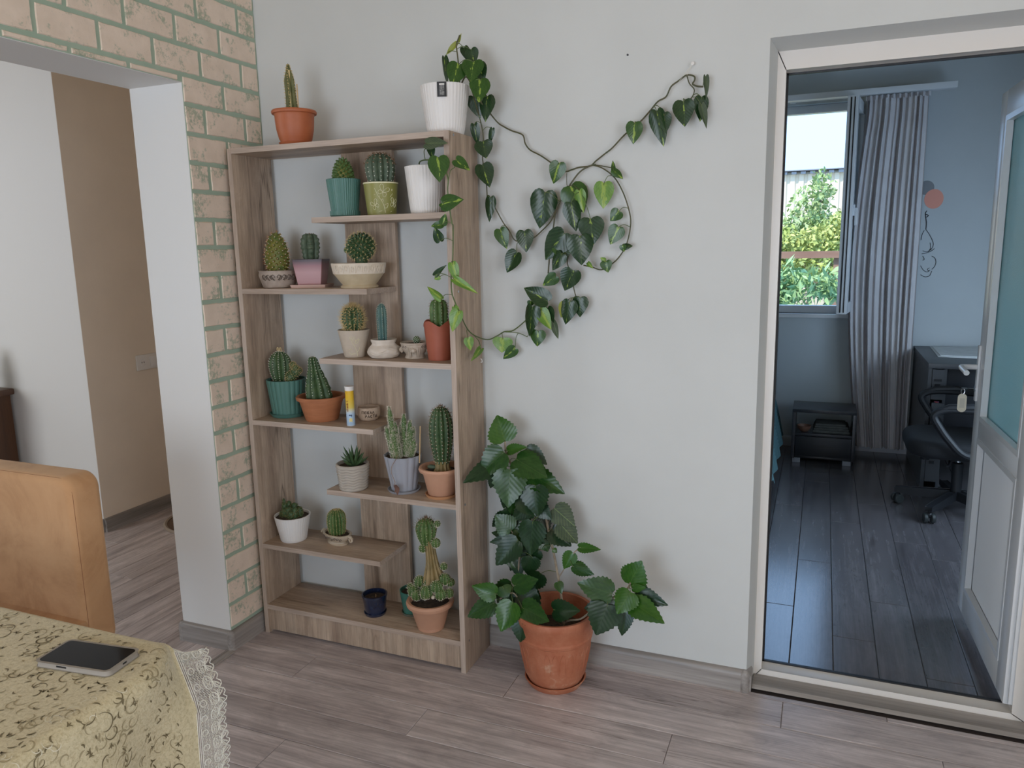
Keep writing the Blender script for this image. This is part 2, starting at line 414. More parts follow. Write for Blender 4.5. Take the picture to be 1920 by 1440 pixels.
# baseboards: rounded top
def bb_x(name, x0, x1, y, s, mat=None, h=.074, t=.016):
    p = [(y, 0), (y+s*t, 0), (y+s*t, h-.02), (y+s*t*.85, h-.008), (y+s*t*.45, h-.001), (y, h)]
    return struct(name, MB().prism(p, 'x', x0, x1), mat or m_base, None, None, 0, 50)
def bb_y(name, y0, y1, x, s, mat=None, h=.074, t=.016):
    p = [(x, 0), (x+s*t, 0), (x+s*t, h-.02), (x+s*t*.85, h-.008), (x+s*t*.45, h-.001), (x, h)]
    return struct(name, MB().prism(p, 'y', y0, y1), mat or m_base_y, None, None, 0, 50)
bbk = bb_x('baseboard_back', 0, XR-.012, 0, -1)
def cornerp(x, y, r=.016, h=.0745, a0=0, a1=2*PI):
    return MB().lathe([(r*1.0, 0), (r*1.02, .004), (r, .006), (r, h-.02), (r*.86, h-.008), (r*.4, h), (0, h)], 20, (x, y, 0))
part(bbk, 'end_cap', cornerp(XR-.006, -.002, .017), m_base_y)
part(bbk, 'return_piece', MB().prism([(XR, 0), (XR+.016, 0), (XR+.016, .05), (XR, .075)], 'y', -.004, .06), m_base_y)
bb_y('baseboard_left', PY, -.0, 0.0015, 1)
bbp = bb_x('baseboard_pillar', -PT, .0, PY, -1)
part(bbp, 'corner_piece', cornerp(.002, PY-.002, .016), m_base_y); part(bbp, 'corner_piece', cornerp(-PT-.002, PY-.002, .016), m_base_y)
bb_x('baseboard_hall_light', -4.2, HX+.0, HY, -1)
bb_y('baseboard_hall_tan', HY, 1.9, HX+.0005, 1)
bb_x('baseboard_bedroom', -.08, 3.6, YB, -1, pbr('bedroom_baseboard', (.45,.46,.5,1), .5), .07, .03)
# threshold strip at the passage and wooden strip at the doorway
ts = MB().box(-.012, .028, -2.6, PY-.016, 0, .004).box(-.008, -.002, -2.6, PY-.016, .004, .006).box(.012, .02, -2.6, PY-.016, .004, .006)
struct('trim_1', ts, m_base_y, 'grey metal-look threshold strip in the passage', 'threshold')
struct('trim_2', MB().prism([(.02, 0), (.088, 0), (.088, .016), (.03, .010)], 'x', XR+.017, XR2), m_base, 'wooden strip at the foot of the door frame', 'threshold')

# ------------------------------------------------------------------ door_1: plastic frame and open leaf
FO, FI, FIR, FOR_ = 1.8105, 1.8337, 2.5536, 2.580
ZO, ZI, BO, BI = 1.9925, 1.9418, .004, .034
fx0 = FO+.0005; fx1 = XR2-.001
door = struct('door_1', MB().prism([(fx0, BO), (FI, BI), (FI, ZI), (fx0, ZO)], 'y', .09, .155), m_upvc, 'white plastic door with frosted teal pane, open into the bedroom', 'door', bevel=.0012)
Y0, Y1 = .09, .155
def mitre(a, b, c, d): return MB().prism([a, b, c, d], 'y', Y0, Y1)
part(door, 'frame_jamb', mitre((fx1, BO), (FIR, BI), (FIR, ZI), (fx1, ZO)), m_upvc, bevel=.0012)
part(door, 'frame_head', mitre((fx0, ZO), (FI, ZI), (FIR, ZI), (fx1, ZO)), m_upvc, bevel=.0012)
part(door, 'frame_sill', mitre((fx0, BO), (fx1, BO), (FIR, BI), (FI, BI)), m_upvc, bevel=.0012)
part(door, 'seal', MB().box(FI, FI+.006, .145, .155, .034, 1.94).box(FI, FIR, .145, .155, .034, .039).box(FI, FIR, .145, .155, 1.936, 1.942), m_black)
# leaf: local x = along the leaf from the free edge (0) to the hinge (.70); local y = thickness; local z up
A = Vector((2.506, .802, 0)); B = Vector((2.53, .107, 0)); dv = (B-A).normalized(); LW = (B-A).length
ML = Matrix(((dv.x, -dv.y, 0, A.x), (dv.y, dv.x, 0, A.y), (0, 0, 1, 0), (0, 0, 0, 1)))   # local y points to +x side (into the leaf)
LT = .060
def lp(name, mb, mat, bevel=.002, label=None, parent=None): return part(parent or door, name, mb, mat, bevel=bevel, M=ML, label=label)
leaf_fr = [(0, .09), (LW-.09, LW)]
lz0, lz1 = .052, 1.935
lp('leaf_stile', MB().box(0, .085, 0, LT, lz0, lz1), m_upvc_cool, .006)
lp('leaf_stile', MB().box(LW-.09, LW, 0, LT, lz0, lz1), m_upvc_cool, .006)
lp('leaf_rail', MB().box(.08, LW-.085, .001, LT-.001, lz0, .145), m_upvc_cool)
lp('leaf_rail', MB().box(.08, LW-.085, .001, LT-.001, .735, .80), m_upvc_cool)
lp('leaf_rail', MB().box(.08, LW-.085, .001, LT-.001, 1.85, lz1), m_upvc_cool)
m_frost, nt, b_ = nodes('frosted_teal_glass')
b_.inputs['Base Color'].default_value = (.50,.84,.88,1); b_.inputs['Roughness'].default_value = .42; b_.inputs['Transmission Weight'].default_value = .45
mp_ = coords(nt); n_ = noise(nt, mp_, 260, 2); bump(nt, b_, n_.outputs['Fac'], .5, .002)
lp('pane', MB().box(.09, LW-.09, .024, .034, .80, 1.85), m_frost, 0, 'frosted teal glass pane')
def beads(z0, z1, inset=.085, outer=LW-.09):
    m_ = MB(); r = .018
    for y0, y1 in ((-.001, .02), (.04, LT+.001)):
        m_.prism([(inset, z0), (outer, z0), (outer-r, z0+r), (inset+r, z0+r)], 'y', y0, y1)
        m_.prism([(inset, z1), (inset+r, z1-r), (outer-r, z1-r), (outer, z1)], 'y', y0, y1)
        m_.prism([(inset, z0), (inset+r, z0+r), (inset+r, z1-r), (inset, z1)], 'y', y0, y1)
        m_.prism([(outer, z0), (outer, z1), (outer-r, z1-r), (outer-r, z0+r)], 'y', y0, y1)
    return m_
lp('glazing_bead', beads(.80, 1.85), m_upvc_cool, 0); lp('glazing_bead', beads(.145, .735), m_upvc_cool, 0)
rb = MB().box(.09, LW-.09, .026, .036, .145, .735)
x = .105
while x < LW-.11:
    rb.prism([(x, .025), (x+.004, .022), (x+.008, .025), (x+.008, .0262), (x, .0262)], 'z', .16, .72); x += .0105
lp('ribbed_panel', rb, pbr('ribbed_plastic', (.66,.68,.70,1), .35), 0, 'finely ribbed white plastic lower panel')
lp('hinge_profile', MB().box(LW+.001, LW+.012, .012, .05, .06, 1.93), m_upvc_cool)
hp = lp('handle_plate', MB().box(.012, .038, -.008, 0, .86, 1.065), m_upvc_cool, .003)
hd = MB().tube(smooth_path([(.025, -.006, .985), (.025, -.05, .985), (.03, -.058, .985), (.05, -.06, .983), (.13, -.06, .978)], 4), .0095, 12)
lp('handle', hd, pbr('white_enamel', (.82,.83,.85,1), .2), 0, 'white lever handle')
lp('lock', MB().lathe([(0, 0), (.011, 0), (.011, .01), (0, .01)], 16).xf(Matrix.Translation((.025, 0, .905)) @ Matrix.Rotation(PI/2, 4, 'X')), m_metal, 0)
kt = thing('key_with_tag', 'small key in the door lock with a cream oval tag', 'key', tuple(ML @ Vector((.025, -.010, .905))), math.atan2(dv.y, dv.x))
part(kt, 'key', MB().box(-.004, .004, -.022, 0, -.001, .001).lathe([(.004, -.001), (.012, -.001), (.012, .001), (.004, .001), (.004, -.001)], 16, (0, -.03, 0)), pbr('dark_key_metal', (.12,.12,.12,1), .4, metal=.8))
part(kt, 'ring', MB().tube([(0, -.035, -.006+.008*math.sin(a)-.004) if 0 else (0, -.036+.006*math.cos(a), -.012+.010*math.sin(a)) for a in [2*PI*k/14 for k in range(15)]], .0011, 5), m_metal)
tagp = [(.014*math.cos(a), (.02 if math.sin(a) > 0 else -.02)+.014*math.sin(a)) for a in [2*PI*k/24 for k in range(24)]]
part(kt, 'tag', MB().prism([(p[0]-.036, p[1]-.055) for p in tagp], 'x', -.002, .002), pbr('cream_tag', (.72,.68,.56,1), .5), bevel=.0006)
part(kt, 'tag_window', MB().box(.0019, .0026, -.044, -.028, -.073, -.038), pbr('tag_paper', (.58,.56,.48,1), .6))

# ------------------------------------------------------------------ window_1 in the bedroom
m_glass, nt, b_ = nodes('clear_glass'); nt.nodes.remove(b_)
tr = nt.nodes.new('ShaderNodeBsdfTransparent'); tr.inputs[0].default_value = (.86,.92,.93,1); gl = nt.nodes.new('ShaderNodeBsdfGlossy'); gl.inputs['Roughness'].default_value = .02
fr = nt.nodes.new('ShaderNodeFresnel'); mx = nt.nodes.new('ShaderNodeMixShader'); nt.links.new(fr.outputs[0], mx.inputs[0]); nt.links.new(tr.outputs[0], mx.inputs[1]); nt.links.new(gl.outputs[0], mx.inputs[2])
nt.links.new(mx.outputs[0], nt.nodes['Material Output'].inputs[0])
fw = .052
win = MB()
for x0, x1, z0, z1 in ((WX0, WX0+fw, WZ0, WZ1), (WX1-fw, WX1, WZ0, WZ1), (WX0+fw, WX1-fw, WZ0, WZ0+fw), (WX0+fw, WX1-fw, WZ1-fw, WZ1)): win.box(x0, x1, YB+.05, YB+.115, z0, z1)
window = struct('window_1', win, m_upvc_cool, 'white bedroom window with one sash swung open', 'window', bevel=.004)
part(window, 'window_sill', MB().box(WX0-.02, WX1+.03, YB-.025, YB+.05, WZ0-.03, WZ0), m_upvc_cool, bevel=.006)
# sash hinged at the right, swung into the room; local x from hinge to free edge
SW, ST, SH = .52, .062, WZ1-WZ0-.06
hinge = Vector((WX1-.008, YB+.045, WZ0+.03)); free = Vector((2.083, 2.95, WZ0+.03))
sx = (free-hinge); sx.z = 0; SW = min(.52, sx.length); sx.normalize()
MS = Matrix(((sx.x, -sx.y, 0, hinge.x), (sx.y, sx.x, 0, hinge.y), (0, 0, 1, hinge.z), (0, 0, 0, 1)))
def sp(name, mb, mat, bevel=.004): return part(window, name, mb, mat, bevel=bevel, M=MS)
sp('sash_stile', MB().box(0, .07, -ST/2, ST/2, 0, SH), m_upvc_cool); sp('sash_stile', MB().box(SW-.07, SW, -ST/2, ST/2, 0, SH), m_upvc_cool)
sp('sash_rail', MB().box(.069, SW-.069, -ST/2, ST/2, 0, .07), m_upvc_cool); sp('sash_rail', MB().box(.069, SW-.069, -ST/2, ST/2, SH-.07, SH), m_upvc_cool)
sp('pane', MB().box(.068, SW-.068, -.01, .01, .068, SH-.068), m_glass, 0)
sp('sash_seal', MB().box(SW-.001, SW+.003, -.012, -.004, .01, SH-.01).box(SW-.001, SW+.003, .010, .016, .01, SH-.01), m_black, 0)
sp('window_handle', MB().box(SW-.05, SW-.025, ST/2, ST/2+.012, .62, .69).box(SW-.046, SW-.03, ST/2+.012, ST/2+.03, .56, .67), m_upvc_cool, .002)

# ================================================================== SHELF
SX0, SX1, SYF, SYB, SH_ = .0309, .8872, -.2268, -.0205, 1.8
T = .018
shelf = thing('open_bookshelf', 'tall oak-look open shelf with staggered boards full of cacti', 'shelf', ((SX0+SX1)/2, (SYF+SYB)/2, 0))
def sb(name, mb, mat, label=None): return part(shelf, name, mb, mat, bevel=.0008, world=True, label=label)
def board(name, x0, x1, y0, y1, z0, z1, mat):
    o = sb(name, MB().box(x0, x1, y0, y1, z0, z1), mat); return o
def edge(o, x0, x1, y0, y1, z0, z1, m_=None): part(o, 'edge_band', MB().box(x0, x1, y0, y1, z0, z1), m_ or m_oak_edge, world=True)
m_oak_edge_z = wood('oak_edge_band_upright', (.46,.36,.29,1), (.36,.27,.21,1), (.55,.45,.38,1), 'z', .5, 0, 0)
for x0 in (SX0, SX1-T):
    o = board('side_panel', x0, x0+T, SYF+.001, SYB, 0, SH_, m_oak_z); edge(o, x0, x0+T, SYF, SYF+.001, 0, SH_, m_oak_edge_z)
xa, xb = SX0+T, SX1-T
o = board('top_board', xa, xb, SYF+.001, SYB, SH_-T, SH_, m_oak_x); edge(o, xa, xb, SYF, SYF+.001, SH_-T, SH_)
LV = dict(L1=1.557, L2=1.319, L3=1.080, L4=.841, L5=.607, L6=.363, L7=.117)
spans = dict(L1=(.366, xb), L2=(xa, .566), L3=(.362, xb), L4=(xa, .562), L5=(.358, xb), L6=(xa, .562))
for k, (x0, x1) in spans.items():
    z = LV[k]; o = board('shelf_board', x0, x1, SYF+.001, -.0385, z-T, z, m_oak_x); edge(o, x0, x1, SYF, SYF+.001, z-T, z)
    if x0 > xa: edge(o, x0-.001, x0, SYF, -.0385, z-T, z)
    else: edge(o, x1, x1+.001, SYF, -.0385, z-T, z)
z = LV['L7']; o = board('bottom_board', xa, xb, SYF+.001, SYB, z-T, z, m_oak_x); edge(o, xa, xb, SYF, SYF+.001, z-T, z)
board('centre_panel', .368, .574, -.0385, SYB, LV['L7'], SH_-T, m_oak_z)
board('plinth', xa, xb, SYF+.008, SYF+.026, .012, z-T, m_oak_z)
for zz in (.108, .6, 1.31, 1.79):
    part(shelf, 'screw_cap', MB().lathe([(0, 0), (.004, 0), (.004, .0012), (0, .0014)], 10).xf(Matrix.Translation((SX1, -.195, zz)) @ Matrix.Rotation(PI/2, 4, 'Y')), m_metal, world=True)

# ================================================================== POTS AND CACTI (helpers)
def pot_profile(rb, rt, h, t=.004, soil=.84, rim=0, rimh=0, bulge=0, foot=0):
    """outer wall from the foot up, rim, inner wall to the soil line"""
    p = [(0, .0), (rb*.96, 0), (rb, .002)]
    n = 10
    for i in range(1, n+1):
        s_ = i/n; r = rb+(rt-rb)*(s_**(1-bulge) if bulge < 1 else s_); z = .002+(h-rimh-.002)*s_
        p.append((r, z))
    if rim: p += [(rt+rim, h-rimh+.001), (rt+rim*1.05, h-rimh*.5), (rt+rim, h)]
    else: p += [(rt, h)]
    p += [(rt-t*.5, h+.001), (rt-t, h), (rt-t-.002, h*soil-.004), (0, h*soil-.004)]
    return p
def soil_disc(T_, r, z, ell=1.0):
    part(T_, 'soil', MB().lathe([(0, z+.002), (r*.5, z+.0025), (r, z)], 20, ell=ell), m_soil)
def saucer(T_, r, h, mat, name='saucer', flare=1.12):
    part(T_, name, MB().lathe([(0, 0), (r, 0), (r*flare, h), (r*flare-.003, h), (r-.002, .003), (0, .003)], 32), mat)
def rprof(pts, n=14):
    """resample (r,z) control points smoothly"""
    q = smooth_path([(p[0], 0, p[1]) for p in pts], max(2, n//max(1, len(pts)-1)))
    zl = min(p[1] for p in pts)
    return [(max(0, v.x), max(zl, v.z)) for v in q]
def ribbed(prof, n, depth, c=(0,0,0), lean=(0,0), power=1.0, wav=0, wfreq=0):
    """a ribbed cactus column; returns mesh and areoles (point, outward direction) along the crests"""
    m_ = MB(); seg = n*6; top = prof[-1][1] or 1
    def rf(a, z, r):
        k = abs(math.cos(n*a/2))**power
        return r*(1-depth*(1-k))*(1+wav*math.sin(z*wfreq)*k)
    m_.lathe(prof if prof[-1][0] <= 1e-6 else prof+[(0, prof[-1][1]+.001)], seg, rf=rf)
    for i, v in enumerate(m_.v):
        f = (v[2]-prof[0][1]); m_.v[i] = (v[0]+c[0]+lean[0]*f, v[1]+c[1]+lean[1]*f, v[2]+c[2])
    ar = []
    L = 0; pts = []
    for (r0, z0), (r1, z1) in zip(prof, prof[1:]):
        d = math.hypot(r1-r0, z1-z0); pts.append((L, r0, z0, r1, z1)); L += d
    def along(step):
        out = []; s_ = step*.5
        for (l0, r0, z0, r1, z1) in pts:
            d = math.hypot(r1-r0, z1-z0)
            while d > 0 and s_ <= l0+d:
                t = (s_-l0)/d; r, z = r0+(r1-r0)*t, z0+(z1-z0)*t
                nx, nz = (z1-z0)/d, -(r1-r0)/d
                for k in range(n):
                    a = 2*PI*k/n; f = z-prof[0][1]
                    out.append((Vector((r*math.cos(a)+c[0]+lean[0]*f, r*math.sin(a)+c[1]+lean[1]*f, z+c[2])), Vector((nx*math.cos(a), nx*math.sin(a), nz)).normalized()))
                s_ += step
        return out
    return m_, along
def spines(ar, L, per=5, spread=.8, r=.0008, facing=True):
    r *= 1.7
    m_ = MB()
    for p, d in ar:
        for k in range(per):
            dd = d+Vector((random.uniform(-1,1), random.uniform(-1,1), random.uniform(-1,1)))*spread
            m_.spine(p-d*.0005, dd, L*random.uniform(.6, 1.15), r)
    return m_
def dots(ar, r):
    m_ = MB()
    for p, d in ar: m_.ball(p, r, 5, 4)
    return m_
def phyllo(prof, n, jitter=0):
    """points spread over a body of revolution by golden angle"""
    segs = []; A_ = 0
    for (r0, z0), (r1, z1) in zip(prof, prof[1:]):
        d = math.hypot(r1-r0, z1-z0); a = d*max(1e-5, (r0+r1)/2); segs.append((A_, a, r0, z0, r1, z1, d)); A_ += a
    out = []; j = 0
    for i in range(n):
        s_ = (i+.5)/n*A_
        while j < len(segs)-1 and s_ > segs[j][0]+segs[j][1]: j += 1
        a0, a, r0, z0, r1, z1, d = segs[j]; t = (s_-a0)/a if a else 0
        th = i*2.39996; r, z = r0+(r1-r0)*t, z0+(z1-z0)*t; nx, nz = (z1-z0)/(d or 1), -(r1-r0)/(d or 1)
        out.append((Vector((r*math.cos(th), r*math.sin(th), z)), Vector((nx*math.cos(th), nx*math.sin(th), nz)).normalized()))
    return out
def tubercle(pts, r, L):
    m_ = MB()
    for p, d in pts:
        x = d.orthogonal().normalized(); y = d.cross(x); n = len(m_.v)
        for k in range(5):
            a = 2*PI*k/5; m_.v.append(tuple(p-d*r*.4+(x*math.cos(a)+y*math.sin(a))*r))
        for k in range(5):
            a = 2*PI*k/5; m_.v.append(tuple(p+d*L*.6+(x*math.cos(a)+y*math.sin(a))*r*.62))
        m_.v.append(tuple(p+d*L))
        for k in range(5):
            k2 = (k+1)%5; m_.f.append((n+k, n+k2, n+5+k2, n+5+k)); m_.f.append((n+5+k, n+5+k2, n+10))
    return m_
def shift(ar, c): return [(p+Vector(c), d) for p, d in ar]

G = lambda name, a, b, sc_=60, rough=.55: pbr(name, a, rough, b, sc_, bmp=.25, bscale=250, rnd=3)
m_c_dark = G('cactus_dark_green', (.030,.068,.024,1), (.065,.115,.042,1))
m_c_mid = G('cactus_mid_green', (.055,.115,.026,1), (.105,.175,.05,1))
m_c_grey = G('cactus_grey_green', (.055,.088,.052,1), (.10,.135,.085,1))
m_c_blue = G('cactus_blue_green', (.045,.115,.11,1), (.09,.165,.135,1), 25)
m_c_olive = G('cactus_olive', (.10,.11,.035,1), (.16,.155,.06,1))
m_c_yel = G('cactus_yellow_green', (.19,.17,.03,1), (.10,.14,.035,1), 25)
m_c_brown = G('cactus_corky_stem', (.32,.23,.10,1), (.20,.15,.06,1), 40)
m_s_white = pbr('spine_white', (.70,.66,.55,1), .6); m_s_yel = pbr('spine_yellow', (.66,.50,.24,1), .6)
m_s_brown = pbr('spine_brown', (.24,.14,.07,1), .6); m_s_orange = pbr('spine_orange', (.55,.22,.08,1), .6)
m_wool = pbr('areole_wool', (.72,.70,.60,1), .9)
m_terra = pbr('terracotta_orange', (.44,.125,.045,1), .5, (.38,.10,.035,1), 14, bmp=.05)
m_terra2 = pbr('terracotta_brown', (.44,.17,.075,1), .6, (.36,.13,.055,1), 10, stretch=(1,1,6), bmp=.1)
m_peach = pbr('peach_clay', (.55,.30,.19,1), .6, (.49,.26,.165,1), 9, bmp=.08)
m_teal = pbr('teal_plastic', (.075,.185,.155,1), .45); m_teal_g = pbr('teal_glaze', (.045,.17,.135,1), .2, (.07,.21,.165,1), 20)
m_olive = pbr('olive_plastic', (.27,.26,.07,1), .45, (.24,.235,.062,1), 8)
m_white = pbr('white_plastic', (.76,.73,.70,1), .42); m_cream = pbr('cream_ceramic', (.68,.59,.48,1), .55, (.62,.53,.42,1), 30, bmp=.1)
m_tan = pbr('tan_ceramic', (.50,.40,.26,1), .5, (.56,.46,.31,1), 30)
m_beige = pbr('beige_plastic', (.52,.44,.35,1), .55, (.48,.40,.32,1), 60, bmp=.15)
m_taupe = pbr('taupe_ceramic', (.33,.26,.215,1), .45, (.42,.34,.28,1), 35, bmp=.2)
m_stone = pbr('stone_ceramic', (.50,.42,.34,1), .5, (.40,.33,.26,1), 45, bmp=.3)
m_relief = pbr('relief_dark', (.12,.09,.07,1), .5); m_ink_clay = pbr('scratched_clay', (.07,.045,.03,1), .8)
m_line = pbr('cream_line_art', (.72,.68,.45,1), .5)
m_grey_pot = pbr('grey_plastic', (.33,.34,.38,1), .42); m_wave = pbr('greige_ceramic', (.43,.38,.325,1), .55)
m_navy = pbr('navy_glaze', (.006,.012,.035,1), .12, (.012,.022,.06,1), 20, coat=.6)
m_wood_stick = pbr('wood_stick', (.55,.38,.20,1), .6)

def spot(u, vb, z, wb, yc=None):
    """centre and foot radius of a pot whose foot shows its front at pixel row vb on a board at height z"""
    P = at(u, vb, 'z', z) if yc is None else at(u, vb, 'y', yc)
    r = wb/2*mpp(P)
    if yc is None:
        d = Vector((P.x-CAM_C[0], P.y-CAM_C[1], 0)).normalized(); c = P+d*r
    else: c = P
    return Vector((c.x, c.y, z+.0003)), r
def zat(u, v, c): return at(u, v, 'y', c.y).z
def surf_lines(prof_fn, lines, rad, a_c, seg=4):
    """polylines given as (angle offset, height) laid on a pot's outer surface"""
    m_ = MB()
    for ln in lines:
        pts = []
        for a, z in (smooth2(ln) if len(ln) > 2 else ln):
            r = prof_fn(z); pts.append((r*math.cos(a_c+a), r*math.sin(a_c+a), z))
        m_.tube(pts, rad, seg)
    return m_
def smooth2(l): return [(v.x, v.y) for v in smooth_path([(a, b, 0) for a, b in l], 4)]
def facing(c): return math.atan2(CAM_C[1]-c.y, CAM_C[0]-c.x)

# ================================================================== THE PLANTS ON THE SHELF
def simple_pot(T_, rb, rt, h, mat, name='pot', seg=48, rf=None, ell=1.0, sharp=35, **kw):
    return part(T_, name, MB().lathe(pot_profile(rb, rt, h, **kw), seg, rf=rf, ell=ell), mat, sharp)
def dims(u, c, v_rim, w_rim, z):
    return zat(u, v_rim, c)-z, w_rim/2*mpp(c)
def linear_r(rb, rt, h, lift=.0006): return lambda z: rb+(rt-rb)*max(0, min(1, z/h))+lift

# --- top board, left: orange pot with a candle cactus
z = SH_; c, _ = spot(551, 205, z, 53, -.165); k = mpp(c)
T_ = thing('potted_cactus', 'slim ribbed column cactus in an orange plastic pot, on the top board', 'cactus', c)
h = zat(551, 208, c)-z; part(T_, 'pot', MB().lathe([(0, .003), (27*k, .003), (28*k, .014), (30*k, .020), (34*k, h*.45), (35.5*k, h*.7), (36*k, h-.016), (37*k, h-.013), (40.5*k, h-.012), (41.5*k, h-.006), (40*k, h-.001), (36*k, h), (34*k, h-.006), (33*k, h*.86), (0, h*.86)], 48), m_terra)
saucer(T_, 28*k, .009, m_terra); soil_disc(T_, 32*k, h*.9)
top = zat(548, 118, c)-z
body, al = ribbed(rprof([(.018, h*.85), (.021, h+.01), (.019, h+.05), (.017, h+(top-h)*.65), (.009, h+(top-h)*.85), (.005, top-.006), (0, top)]), 5, .42, (-.004, 0, 0), (-.05, 0), .8, .06, 300)
part(T_, 'cactus_stem', body, m_c_olive); part(T_, 'spines', spines(al(.009), .006, 4, .9), m_s_yel, stuff=True)
part(T_, 'pale_rib', MB().tube([(.002-.05*f, -.017+.012*(f/(top-h)), h+f) for f in [0, .03, .06, (top-h)*.85]], .0028, 6), m_s_yel)
part(T_, 'support_stick', MB().tube([(.024, -.006, h*.8), (.023, -.006, zat(563, 158, c)-z)], .0022, 6), m_wood_stick)

# --- beige, olive, teal pots on the second board
z = LV['L1']; c, _ = spot(645.6, 370, z, 50, -.135); k = mpp(c)
T_ = thing('potted_cactus', 'small cone cactus with yellow base in a finely fluted teal pot', 'cactus', c)
h, rt = dims(645.6, c, 337, 63, z)
fl = lambda a, zz, r: r*(1+.012*math.cos(44*a))
simple_pot(T_, 24*k, rt, h, m_teal, seg=176, rf=fl, t=.003)
part(T_, 'saucer', MB().lathe([(0, 0), (24*k, 0), (27.5*k, .006), (27.8*k, .021), (26.5*k, .021), (24.2*k, .005), (0, .005)], 176, rf=fl), m_teal)
soil_disc(T_, rt*.9, h*.9); top = zat(648, 297, c)-z
pf = rprof([(.030, h*.9), (.031, h+.012), (.026, h+(top-h)*.5), (.015, h+(top-h)*.85), (0, top)], 16)
part(T_, 'cactus_stem', MB().lathe(pf, 20), m_c_yel); ar = phyllo(pf, 95); part(T_, 'tubercles', tubercle(ar, .0062, .009), m_c_mid, stuff=True)
part(T_, 'spines', spines([(p+d*.004, d) for p, d in ar if p.z > h-.005], .007, 2, .8, .0004), m_s_yel, stuff=True)

c, _ = spot(715, 370, z, 50, -.135); k = mpp(c)
T_ = thing('potted_cactus', 'stout barrel cactus in an olive pot with pale butterfly drawings', 'cactus', c)
h, rt = dims(715, c, 344, 64, z); rb = 26.5*k; simple_pot(T_, rb, rt, h, m_olive, t=.003); soil_disc(T_, rt*.92, h*.9)
pfn = linear_r(rb, rt, h); ac = facing(c)
def butterfly(a, zz, s_, ang):
    w1 = [(0,0),(.3,.9),(.75,1.05),(.85,.6),(.35,.15),(0,0)]; w2 = [(0,0),(.6,.1),(.75,-.3),(.45,-.6),(.12,-.25),(0,0)]
    out = []
    for w_ in (w1, w2):
        for m_ in (1, -1):
            out.append([(a+(m_*x*math.cos(ang)-y*math.sin(ang))*s_/rt, zz+(m_*x*math.sin(ang)+y*math.cos(ang))*s_) for x, y in w_])
    return out
art = butterfly(.1, h*.70, .020, -.5)+butterfly(-.42, h*.30, .017, .5)+butterfly(.85, h*.35, .017, -.2)
art += [[(-.38, h*.82), (-.2, h*.6), (.0, h*.45), (.14, h*.3), (.24, h*.08)], [(0, h*.45), (.08, h*.5), (.12, h*.42)], [(.14, h*.3), (.3, h*.34), (.42, h*.36), (.36, h*.24), (.2, h*.22)], [(-.12, h*.52), (-.1, h*.6)], [(.55, h*.55), (.75, h*.66)], [(.72, h*.8), (.66, h*.74)], [(.66, h*.8), (.72, h*.74)], [(.6, h*.1), (.72, h*.13)], [(-.45, h*.62), (-.36, h*.64)], [(.02, h*.14), (-.2, h*.12)]]
part(T_, 'line_art', surf_lines(pfn, art, .00075, ac), m_line); part(T_, 'rim_band', MB().lathe([(rt-.001, h-.003), (rt+.0012, h-.003), (rt+.0012, h+.0012), (rt-.001, h+.0012)], 48), m_line)
top = zat(712, 289, c)-z
pf = rprof([(.036, h*.88), (.043, h+.012), (.049, h+(top-h)*.45), (.046, h+(top-h)*.75), (.028, top-.004), (.012, top-.001), (0, top-.004)], 18)
body, al = ribbed(pf, 13, .22); part(T_, 'cactus_stem', body, m_c_grey); ar = al(.014)
part(T_, 'areoles', dots(ar, .0017), m_wool, stuff=True); part(T_, 'spines', spines([a for a in ar if a[0].z > h+(top-h)*.6], .010, 5, .9), m_s_brown, stuff=True)

def knit(a, zz, r): return r*(1+.012*math.cos(40*a+1.2*math.sin(zz*190)))
cP, _ = spot(800, 360, LV['L1'], 60, -.135); h5, rt5 = dims(800, cP, 313, 78, LV['L1'])
cA, _ = spot(835, 205, SH_, 66, -.135); hA, rtA = dims(835, cA, 163, 91, SH_)

# --- third board: three bowls
z = LV['L2']; c, rb = spot(523, 530, z, 51, -.14); k = mpp(c); c.x = max(c.x, .121)
T_ = thing('potted_cactus', 'orange-spined cone cactus in a small brown scroll bowl', 'cactus', c)
h, rt = dims(521.7, c, 507, 71, z); pp = [(0, 0), (rb, 0), (rb*1.15, h*.12), (rt*.92, h*.45), (rt*1.0, h*.72), (rt*.97, h*.9), (rt*1.0, h*.97), (rt*.98, h), (rt*.9, h), (rt*.88, h*.8), (0, h*.8)]
part(T_, 'bowl', MB().lathe(rprof(pp[:9], 24)+[(rt*.88, h*.8), (0, h*.8)], 40), m_taupe); soil_disc(T_, rt*.88, h*.84); ac = facing(c)
def bowl_r(zz): return rt*(.93+.08*min(1, zz/h))+.0012
sw = []
for i in range(-3, 4):
    a0 = i*.26; s_ = 1 if i >= 0 else -1
    sw += [[(a0, h*.5), (a0+.09*s_, h*.66), (a0+.02*s_, h*.76), (a0-.07*s_, h*.66), (a0-.02*s_, h*.6)], [(a0+.1*s_, h*.5), (a0+.16*s_, h*.64), (a0+.1*s_, h*.75)], [(a0-.04, h*.5), (a0+.06, h*.46)]]
part(T_, 'scroll_relief', surf_lines(bowl_r, sw, .0016, ac), m_relief)
top = zat(521, 436, c)-z
pf = rprof([(.026, h*.8), (.034, h+.02), (.036, h+(top-h)*.35), (.028, h+(top-h)*.7), (.012, top-.008), (0, top)], 18)
part(T_, 'cactus_stem', MB().lathe(pf, 20), m_c_yel); ar = phyllo(pf, 130); part(T_, 'tubercles', tubercle(ar, .0062, .0085), m_c_yel, stuff=True)
part(T_, 'spines', spines([(p+d*.004, d) for p, d in ar if p.z > h], .014, 4, .7, .0005), m_s_orange, stuff=True)
part(T_, 'areoles', dots([(p+d*.0085, d) for p, d in ar if p.z > h], .0016), m_wool, stuff=True)

